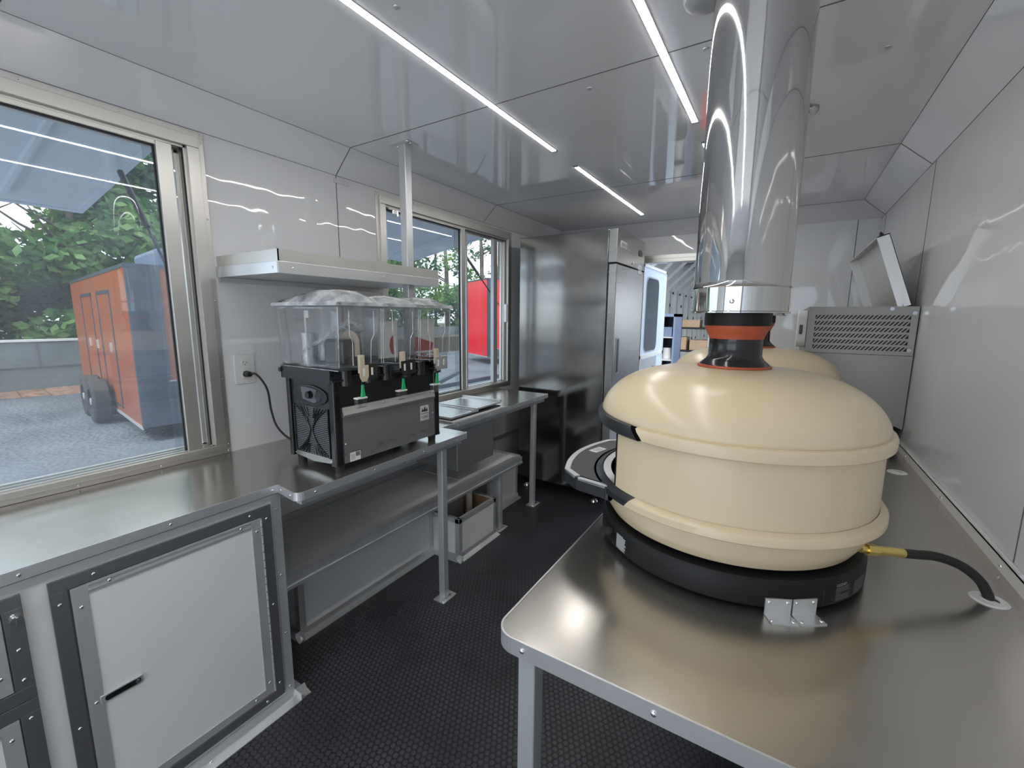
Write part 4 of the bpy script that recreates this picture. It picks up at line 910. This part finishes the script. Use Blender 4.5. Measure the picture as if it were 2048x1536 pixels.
bm = bm_(); box(bm, ax0, ax1, AY+.004, AY+1.08, az0, az1-.002); fin('housing', bm, 'black_metal', ap)
bm = bm_(); box(bm, ax0, ax1, AY+.002, AY+1.08, az1-.002, az1); box(bm, ax0-.002, ax0, AY, AY+1.08, az0, az1); fin('casing', bm, 'steel_warm', ap)
bm = bm_(); prism(bm, ((.098, .945), (.44, .945), (.44, 1.055), (.531, 1.012), (.531, 1.376), (.098, 1.376)), 1, AY, AY+.02); box(bm, .098, .50, AY+.02, AY+1.08, .945, 1.376); fin('lower_body', bm, 'steel_warm', ap)
bm = bm_()
for x in (.13, .42):
    for y in (AY+.04, AY+1.0): cyl(bm, (x, y, CT), (x, y, .946), .016, seg=16)
fin('feet', bm, 'black_metal', ap)
bm = bm_()
for x, z in ((.43, az1-.012), (.515, az1-.032), (.513, az0+.026)): cyl(bm, (x, AY-.002, z), (x, AY, z), .009, seg=18)
fin('plug_disc', bm, 'steel_dark', vp)
bm = bm_(); prism(bm, rrect(AY-.02+.03, AY+.22, 1.40, 1.595, .04), 0, ax0-.045, ax0-.003); cp = fin('control_side', bm, 'white_plastic', ap, bevel=.004)
bm = bm_(); box(bm, ax0-.036, ax0-.022, AY+.002, AY+.0095, 1.47, 1.52); fin('switch', bm, 'black_plastic', cp, bevel=.003)
# open lid: shallow pan frame hinged along the wall side, tilted over the top
w_, h_, dp = 1.08, .365, .052
bm = bm_()
for a in ((-dp, 0, 0, .006, 0, h_), (-dp, 0, w_-.006, w_, 0, h_), (-dp, 0, 0, w_, h_-.006, h_), (-dp, 0, 0, w_, 0, .006), (-.004, 0, 0, w_, 0, h_)): box(bm, *a)
T = Matrix.Translation((.503, AY+.012, az1+.004)) @ Matrix.Rotation(R(-19), 4, 'Y')
bmesh.ops.transform(bm, matrix=T, verts=bm.verts); ld = fin('open_lid', bm, 'aluminum_warm', ap, bevel=.001)
bm = bm_(); cyl(bm, T @ Vector((-.03, .015, h_)), T @ Vector((-.03, .015, h_+.018)), .012, .004, 12); fin('lid_knob', bm, 'black_plastic', ld)
bm = bm_(); tube(bm, [(.47, AY+.01, az1), (.465, AY+.02, az1+.03), (.48, AY+.05, az1+.03), (.485, AY+.03, az1)], .003, 8); fin('hinge', bm, 'aluminum', ld)

# ------------------------------------------------------------------ far doorway
bm = bm_()
for a in ((DX0, DX0+.035, 0, DZ), (DX1-.035, DX1, 0, DZ), (DX0, DX1, DZ-.035, DZ)): box(bm, a[0], a[1], YF-.012, YF+.09, a[2], a[3])
box(bm, DX0-.03, DX1+.03, YF-.008, YF-.0005, DZ-.005, DZ+.035)
struct(fin('trim_30', bm, 'aluminum_warm', bevel=.002))
LX = -1.235
dl = bpy.data.objects.new('door_1', None); C.objects.link(dl); dl.location = (LX, 4.9, 0); WL['door_1'] = Vector(dl.location); struct(dl)
bm = bm_()
y0, y1 = YF+.09, 5.38
wy0, wy1, wz0, wz1 = 4.62, 5.0, 1.17, 1.97
wy0, wy1, wz0, wz1 = 4.56, 5.04, 1.20, 1.955
box(bm, LX-.04, LX, y0, wy0, .35, 2.075); box(bm, LX-.04, LX, wy1, y1, .35, 2.075); box(bm, LX-.04, LX, wy0, wy1, .35, wz0); box(bm, LX-.04, LX, wy0, wy1, wz1, 2.075)
fin('leaf', bm, 'door_paint', dl)
bm = bm_(); e = .022
for a in ((y0, y1, 2.05, 2.08), (y1-e*1.3, y1, .35, 2.08), (y0, y0+e, .35, 2.08), (y0, y1, 1.13, 1.165)): box(bm, LX-.042, LX+.006, *a)
fin('edge_trim', bm, 'shed_white', dl)
bm = bm_(); prism(bm, rrect(wy0-.015, wy1+.015, wz0-.015, wz1+.015, .09), 0, LX, LX+.004); fr_ = fin('window_surround', bm, 'grey_paint', dl)
bm = bm_(); prism(bm, rrect(wy0, wy1, wz0, wz1, .08), 0, LX+.004, LX+.007); fin('window_glass', bm, 'door_glass', dl)
bm = bm_(); box(bm, LX, LX+.004, y0+.02, y1-.28, .60, 1.12); fin('lower_panel', bm, 'grey_paint', dl)
bm = bm_(); box(bm, LX+.004, LX+.02, 4.93, 4.96, .96, 1.02); fin('door_handle', bm, 'black_plastic', dl)
#PART3
# ------------------------------------------------------------------ outside: ground, wall, trees, trailers, shed
GZ = -.60
struct(B_('ground', (-70, 30, -30, 70, GZ-.1, GZ), 'gravel', loc=(0, 0, GZ)))
struct(B_('bounce_pad', (-7, 5, -12, YB-.15, GZ, GZ+.03), 'white_matte'))  # unseen pale pad added behind the trailer to bounce light onto the ceiling
bm = bm_(); box(bm, -17.4, -17.0, -14, 5.6, GZ, .78)
for z in (GZ+.70,):
    box(bm, -17.0, -16.995, -14, 5.6, z-.012, z+.012)
rw = thing('retaining_wall', (-17.2, -4, GZ), 'low wall of large concrete blocks beyond the gravel lot', 'wall'); fin('blocks', bm, 'concrete', rw)
bm = bm_()
box(bm, -17.0, -16.98, -14, 5.6, GZ+.69, GZ+.715)
for i in range(12):
    y = -13+i*1.7; box(bm, -17.0, -16.98, y, y+.03, GZ, GZ+.69); box(bm, -17.0, -16.98, y+.85, y+.88, GZ+.715, .78)
fin('joints', bm, 'seam', rw)
bm = bm_(); box(bm, -17.42, -16.96, -14, 5.6, .78, .83); fin('cap', bm, 'shed_white', rw)
bm = bm_(); N = 40
for i in range(N):
    y = -14+19.6*i/N; w_ = random.uniform(.4, 1.0)
    prism(bm, ((-16.93, GZ+.001), (-16.93, GZ+.12), (-16.93+w_, GZ+.003), (-16.93+w_, GZ+.001)), 1, y, y+.48)
tag(stuff(fin('leaf_litter', bm, 'leaf_litter')), 'brown fallen leaves heaped along the foot of the block wall', 'leaves')
bm = bm_(); box(bm, -60, -17.4, -30, 60, GZ, .3); struct(fin('ground_bank', bm, 'soil'))

def leaf_crown(bm, blobs, n, s, rnd):
    for i in range(n):
        c, r = blobs[rnd.randrange(len(blobs))]
        d = Vector((rnd.gauss(0, 1), rnd.gauss(0, 1), rnd.gauss(0, 1))).normalized(); p = Vector(c)+Vector((d.x*r[0], d.y*r[1], d.z*r[2]))*(rnd.random()**.4)
        u = Vector((rnd.gauss(0, 1), rnd.gauss(0, 1), rnd.gauss(0, .5))).normalized(); v = u.cross(Vector((rnd.gauss(0, 1), rnd.gauss(0, 1), rnd.gauss(0, 1))).normalized()).normalized()
        q = s*rnd.uniform(.6, 1.3)
        bm.faces.new([bm.verts.new(p+u*q), bm.verts.new(p+v*q*.55), bm.verts.new(p-u*q), bm.verts.new(p-v*q*.55)])
def tree(x, y, h, cr_, n, s, m, label, z0=.3, low=.25, dense=1, seed=1, group=None):
    rnd = random.Random(seed); r = thing('tree', (x, y, z0), label, 'tree', group)
    bm = bm_(); tube(bm, [(x, y, z0), (x+rnd.uniform(-.2, .2), y+rnd.uniform(-.2, .2), z0+h*.5), (x+rnd.uniform(-.4, .4), y+rnd.uniform(-.4, .4), z0+h)], lambda t_: .20*(1-t_*.8)*h/9, 8)
    for k_ in range(9):
        zz = z0+h*rnd.uniform(.3, .9); a = rnd.uniform(0, 6.28); l_ = cr_*rnd.uniform(.5, 1)
        tube(bm, [(x, y, zz), (x+l_*.5*math.cos(a), y+l_*.5*math.sin(a), zz+l_*.25), (x+l_*math.cos(a), y+l_*math.sin(a), zz+l_*.6)], lambda t_: .06*(1-t_*.8), 5)
    fin('trunk', bm, 'bark', r, smooth=True)
    blobs = []
    for k_ in range(int(12*dense)):
        a = rnd.uniform(0, 6.28); zz = z0+h*(low+(1.02-low)*rnd.random()); d = cr_*rnd.random()**.5*(1-.5*max(0, (zz-z0)/h-.5))
        q = cr_*rnd.uniform(.3, .5); blobs.append(((x+d*math.cos(a), y+d*math.sin(a), zz), (q, q, q*.6)))
    bm = bm_(); leaf_crown(bm, blobs, n, s, rnd); fin('foliage', bm, m, r)
    return r
spots = [  # dense bank seen through the near window
 (-19.0, -3.0, 7.5, 2.8, 11000, .17, 'leaf_green', 'green tree behind the block wall at the left edge of the near window'),
 (-18.9, .6, 4.6, 2.3, 12000, .13, 'leaf_light', 'bright light green maple leaning over the concrete block wall'),
 (-20.5, 2.0, 8.5, 3.2, 13000, .19, 'leaf_dark', 'dark green tree behind the bright maple beyond the wall'),
 (-19.2, 4.6, 7.0, 2.8, 10000, .17, 'leaf_green', 'full green tree rising behind the left end of the orange trailer'),
 (-21.5, 7.5, 8.2, 3.2, 7000, .19, 'leaf_dark', 'dark green tree standing behind the orange trailer roof'),
 (-22.5, 11.5, 8.5, 3.0, 4200, .18, 'leaf_green', 'taller thin-topped tree behind the roof unit of the orange trailer'),
 (-24.0, 15.0, 9.5, 3.0, 2600, .17, 'leaf_dark', 'sparse tree with sky showing through right of the orange trailer')]
for i, s_ in enumerate(spots): tree(*s_, z0=.3, low=.02 if i < 5 else .12, dense=1.8, seed=11+i)
spots = [
 (-24.0, 20.0, 9, 2.8, 5200, .16, 'leaf_green'), (-23.0, 23.5, 10, 2.6, 3800, .15, 'leaf_dark'), (-22.0, 26.0, 11, 2.5, 2400, .15, 'leaf_green'),
 (-20.5, 28.5, 11.5, 2.2, 1100, .14, 'leaf_dark'), (-18.5, 30.5, 12, 2.2, 900, .14, 'leaf_green'), (-16.5, 32, 12, 2.2, 800, .14, 'leaf_dark'), (-14.5, 33.5, 12, 2.2, 700, .14, 'leaf_green')]
lb = ['bushy woodland tree at the left edge of the far window view', 'woodland tree second from the left beyond the far window', 'tall woodland tree in the middle of the far window view', 'tall thin tree just left of the red trailer against the sky', 'tall thin tree standing above the red trailer', 'thin leafed tree right of the red trailer top', 'thin tree at the right edge of the far window view']
for i, s_ in enumerate(spots): tree(*s_, lb[i], z0=GZ, low=.25, dense=1.3, seed=40+i)
rnd = random.Random(5)
bare = ['left', 'second', 'third', 'fourth', 'fifth', 'right']
for i, (x, y) in enumerate(((-25.5, 24.5), (-24.2, 27.0), (-22.8, 28.6), (-20.6, 30.6), (-18.8, 32.4), (-16.2, 33.4))):
    bm = bm_(); tube(bm, [(x, y, GZ), (x+.15, y, 6), (x+rnd.uniform(-.3, .3), y, 13)], lambda t_: .13*(1-t_*.6), 7)
    for k_ in range(14):
        z = rnd.uniform(3, 12); a = rnd.uniform(0, 6.28); l_ = rnd.uniform(.8, 2.0)
        tube(bm, [(x+.1, y, z), (x+l_*math.cos(a), y+l_*math.sin(a), z+l_*.8)], lambda t_: .035*(1-t_*.7), 4)
    tag(fin('bare_tree', bm, 'bark', smooth=True), 'thin bare tree beyond the far window, %s of the six' % (bare[i]+('most' if i in (0, 5) else ' from left')), 'tree')
for i, (x, y, rr) in enumerate(((-22.5, 19, 2.2), (-21, 22.5, 2.2), (-19.5, 25.5, 2.0), (-17.5, 27.5, 1.8))):
    rnd = random.Random(70+i); bm = bm_(); leaf_crown(bm, [((x+rnd.uniform(-1, 1), y+rnd.uniform(-1, 1), GZ+rnd.uniform(.4, 3.4)), (rr*.7, rr*.7, 1.0)) for _ in range(7)], 3800, .15, rnd)
    tag(fin('shrub', bm, 'leaf_green'), ['leafy shrub low at the left of the far window view', 'leafy shrub below the second woodland tree', 'leafy shrub left of the red trailer', 'leafy shrub partly behind the red trailer'][i], 'shrub')
bm = bm_(); box(bm, -19.5, -19.1, 14.5, 24.5, GZ, .85)
tag(fin('concrete_barrier', bm, 'concrete'), 'grey concrete barrier across the lot left of the red trailer', 'wall')

def wheel_(r, cx, cy, rad, wd, ang):
    u = Vector((math.cos(ang), math.sin(ang), 0)); c = Vector((cx, cy, GZ+rad))
    bm = bm_(); prof = [(.58, -.5), (.9, -.5), (1, -.38), (1, .38), (.9, .5), (.58, .5)]; seg = 36; a_, b_, _ = frame_axes(u); rg = []
    for (q, o) in prof: rg.append([bm.verts.new(c+u*o*wd+(a_*math.cos(2*math.pi*i/seg)+b_*math.sin(2*math.pi*i/seg))*q*rad) for i in range(seg)])
    for A, Bv in zip(rg, rg[1:]+rg[:1]):
        for i in range(seg): bm.faces.new((A[i], A[(i+1) % seg], Bv[(i+1) % seg], Bv[i]))
    t_ = fin('wheel', bm, 'tire', r, smooth=True)
    bm = bm_(); cyl(bm, c-u*wd*.42, c+u*wd*.3, rad*.56, seg=28); cyl(bm, c+u*wd*.3, c+u*wd*.5, rad*.16, seg=14); fin('rim', bm, 'grey_paint', t_)
def trailer(P0, dside, L_, W_, z0, z1, paint, label, skirt=.75, panels=True):
    """P0 = near corner; side runs along dside, front runs perpendicular"""
    P0 = Vector((*P0, 0)); u = Vector((*dside, 0)).normalized(); v = Vector((-u.y, u.x, 0))
    if v.y < 0: v = -v
    r = thing('enclosed_trailer', (P0.x, P0.y, GZ), label, 'trailer')
    def slab(bm, a0, a1, b0, b1, c0, c1):
        c = P0+u*(a0+a1)/2+v*(b0+b1)/2+Vector((0, 0, (c0+c1)/2)); obox(bm, c, u, v, (0, 0, 1), abs(a1-a0)/2, abs(b1-b0)/2, (c1-c0)/2)
    bm = bm_(); slab(bm, .12, L_, .12, W_, z0, z1); fin('body', bm, paint, r)
    bm = bm_(); prism(bm, [((P0+u*a+v*b).x, (P0+u*a+v*b).y) for a, b in ((.05, -.006), (.0, -.006), (-.006, .0), (-.006, .44), (.05, .44))], 2, z0, z1+.02)
    prism(bm, [((P0+u*a+v*b).x, (P0+u*a+v*b).y) for a, b in ((-.006, W_-.12), (-.006, W_+.006), (.3, W_+.006), (.3, W_-.12))], 2, z0, z1+.02)
    slab(bm, -.008, .10, .3, W_, z0, z0+skirt); slab(bm, -.01, L_, -.01, W_+.01, z1, z1+.06); fin('dark_panels', bm, 'dark_paint', r)
    bm = bm_(); slab(bm, 0, .12, .44, W_-.12, z0+skirt, z1); slab(bm, .05, L_, 0, .12, z0, z1); fin('paint_panel', bm, paint, r)
    bm = bm_(); slab(bm, -.012, 0, .42, W_-.3, z0+skirt-.012, z0+skirt+.01); slab(bm, 0, L_, -.014, .004, z0-.03, z0+.02); fin('trim_strip', bm, 'aluminum', r)
    if panels:
        bm = bm_()
        for (a0, a1, c0, c1) in ((1.5, 2.9, z0+.12, z1-.30), (3.6, 5.1, z0+.12, z1-.30)):
            for q in ((a0, a0+.07, c0, c1), (a1-.07, a1, c0, c1), (a0, a1, c1-.06, c1), (a0, a1, c0, c0+.04)): slab(bm, q[0], q[1], -.012, .002, q[2], q[3])
        fin('door_outline', bm, 'dark_paint', r)
        bm = bm_()
        for a in (1.9, 3.4, 4.4): slab(bm, a, a+.05, -.03, 0, z0+1.15, z0+1.33)
        fin('door_hardware', bm, 'aluminum_bright', r)
        bm = bm_(); slab(bm, .7, 2.4, .55, 1.75, z1+.06, z1+.42); fin('roof_unit', bm, 'blue_paint', r, bevel=.08, bseg=3)
        ang = math.atan2(v.y, v.x)
        for a in (2.55, 3.5):
            q = P0+u*a-v*.20; wheel_(r, q.x, q.y, .43, .28, ang+math.pi)
    return r
tr1 = trailer((-8.87, 2.72), (-.991, .137), 6.7, 2.4, -.33, 2.27, 'orange_paint', 'orange and black enclosed trailer parked outside the near window')
tr2 = trailer((-11.2, 15.9), (-.86, .51), 2.7, 2.3, -.25, 3.15, 'red_paint', 'bright red and black enclosed trailer outside the far window', .35, False)
# tongue and jack of the red trailer side
bm = bm_(); P = Vector((-6.9, 7.3, -.12))
for q in ((Vector((-1.4, 3.0, 0))), (Vector((.1, 3.1, 0)))): bar(bm, P, P+q, .10, .10)
tube(bm, [P+Vector((0, -.25, .0)), P+Vector((0, .1, 0))], .07, 10)
hit = thing('trailer_tongue', (-6.9, 7.3, GZ), 'dark steel trailer tongue with jack post outside the far window', 'trailer hitch')
fin('frame', bm, 'dark_paint', hit)
bm = bm_(); cyl(bm, (-7.0, 7.6, GZ+.01), (-7.0, 7.6, .22), .04, seg=12); cyl(bm, (-7.0, 7.6, GZ), (-7.0, 7.6, GZ+.03), .09, seg=16); fin('jack', bm, 'black_metal', hit)
bm = bm_(); cyl(bm, (-7.0, 7.6, .22), (-7.0, 7.6, .30), .045, seg=12); fin('jack_cap', bm, 'label_white', hit)
# open storage shed seen through the far doorway
shd = thing('storage_shed', (-2.5, 14, GZ), 'long open white storage shed outside the far doorway', 'shed')
SXW = -3.2
bm = bm_(); box(bm, SXW-.1, SXW, 9, 26, GZ, 3.4); fin('side_wall', bm, 'shed_white', shd)
for i in range(14):
    y = 10.4+i*1.05
    bm = bm_(); bar(bm, (SXW+.08, y, GZ), (SXW+.08, y, 2.35), .07); fin('column', bm, 'shed_white', shd)
    bm = bm_(); bar(bm, (SXW+.08, y, 2.3), (SXW+1.35, y, 3.55), .07); fin('brace', bm, 'shed_white', shd)
bm = bm_(); rnd = random.Random(4)
for i in range(90):
    y = rnd.uniform(9.6, 25); z = rnd.choice([.3, .7, 1.1, 1.5, 1.9]); box(bm, SXW, SXW+.02, y, y+.10, z, z+.10)
fin('wall_clips', bm, 'dark_paint', shd)
bm = bm_(); prism(bm, ((SXW-.3, 3.3), (2.6, 4.6), (6.5, 3.3), (6.5, 3.38), (2.6, 4.68), (SXW-.3, 3.38)), 1, 9.0, 26); fin('roof', bm, 'shed_roof', shd)
for y in (9.2, 11.6, 14, 16.4):
    bm = bm_(); bar(bm, (SXW, y, 3.2), (6.4, y, 3.2), .07); bar(bm, (SXW, y, 3.3), (2.6, y, 4.5), .06); bar(bm, (2.6, y, 4.5), (6.4, y, 3.3), .06)
    for k_ in range(5): bar(bm, (SXW+k_*1.8+.4, y, 3.2), (SXW+k_*1.8+1.3, y, 3.2+.5+.25*k_ if k_ < 3 else 3.9), .04)
    fin('truss', bm, 'aluminum_bright', shd)
bm = bm_(); box(bm, SXW, 6.5, 26, 26.1, GZ, 4.6); fin('end_wall', bm, 'shed_roof', shd)
# blue cabinet
bc = thing('tool_cabinet', (-1.9, 8.4, GZ), 'blue-grey open tool cabinet just outside the far doorway', 'cabinet')
x0, x1, y0, y1, zt = -2.18, -1.62, 7.9, 8.5, 1.62
bm = bm_(); box(bm, x0, x1, y1-.03, y1, GZ+.05, zt); box(bm, x0, x0+.03, y0, y1, GZ+.05, zt); box(bm, x1-.03, x1, y0, y1, GZ+.05, zt); box(bm, x0, x1, y0, y1, zt-.05, zt); box(bm, x0, x1, y0, y1, GZ+.0, GZ+.08); box(bm, -1.93, -1.87, y0, y1, GZ+.05, zt); fin('case', bm, 'blue_paint', bc)
for z in (.0, .4, .8, 1.2): B_('shelf', (x0+.03, x1-.03, y0+.05, y1-.03, z, z+.02), 'grey_paint', bc)
rnd = random.Random(21)
kinds = [('tool_case', 'dark_paint', 'dark tool case'), ('paint_can', 'label_white', 'pale paint can'), ('parts_bin', 'blue_paint', 'blue parts bin'), ('red_canister', 'red_paint', 'red canister')]
pos = ['top', 'second', 'third', 'bottom']
for i, z in enumerate((1.22, .82, .42, .02)):
    for k_, x in enumerate((-2.07, -1.78)):
        nm, mt, lb_ = kinds[(i*3+k_*2+i//2) % 4]
        bm = bm_()
        if 'can' in nm: cyl(bm, (x, y0+.25, z), (x, y0+.25, z+.2), .075, seg=16)
        else: box(bm, x-.09, x+.09, y0+.12, y0+.4, z, z+.17)
        tag(fin(nm, bm, mt, bevel=.005), lb_+' on the %s shelf of the blue cabinet, %s side' % (pos[i], ('left', 'right')[k_]), 'container')
# shelf rack with cartons
rk = thing('storage_rack', (-1.6, 10.5, GZ), 'dark metal storage rack with cartons beyond the blue cabinet', 'rack')
bm = bm_()
for x in (-2.3, -1.15, -.5):
    for y in (10.2, 10.9): bar(bm, (x, y, GZ), (x, y, 1.55), .05)
for z in (.3, .85, 1.35): box(bm, -2.32, -.48, 10.2, 10.9, z-.04, z)
fin('frame', bm, 'black_metal', rk)
cart = [(-2.1, .3, .34, .3), (-1.7, .3, .3, .36), (-1.3, .3, .3, .25), (-2.05, .85, .4, .28), (-1.6, .85, .36, .22), (-1.85, 1.35, .5, .16), (-1.3, 1.35, .4, .22), (-.85, .85, .4, .3)]
cl = ['lowest left carton', 'lowest middle carton', 'lowest right carton', 'middle shelf left carton', 'middle shelf right carton', 'wide flat carton on the top shelf', 'top shelf right carton', 'carton at the right end']
for (x, z, ww, hh_), l_ in zip(cart, cl):
    bm = bm_(); box(bm, x-ww/2, x+ww/2, 10.3, 10.7, z, z+hh_); tag(fin('carton', bm, 'cardboard', bevel=.005), 'brown cardboard %s of the rack outside the far doorway' % l_, 'box', 'cartons on the storage rack')
for i, (x, y, z, mt, nm, lb_) in enumerate(((-1.52, 8.9, GZ, 'red_paint', 'gas_can', 'red can on the ground right of the blue cabinet'), (-1.42, 9.4, GZ, 'shed_white', 'plastic_jug', 'white jug on the ground beyond the red can'))):
    bm = bm_(); cyl(bm, (x, y, z), (x, y, z+.55), .13, .11, 16); cyl(bm, (x, y, z+.55), (x, y, z+.62), .04, seg=10); tag(fin(nm, bm, mt, smooth=True), lb_, 'container')
bm = bm_(); box(bm, -.95, -.35, 9.2, 9.8, GZ, 1.05); tag(fin('grey_cabinet', bm, 'grey_paint', bevel=.01), 'plain light grey cabinet outside, seen beside the oven neck', 'cabinet')
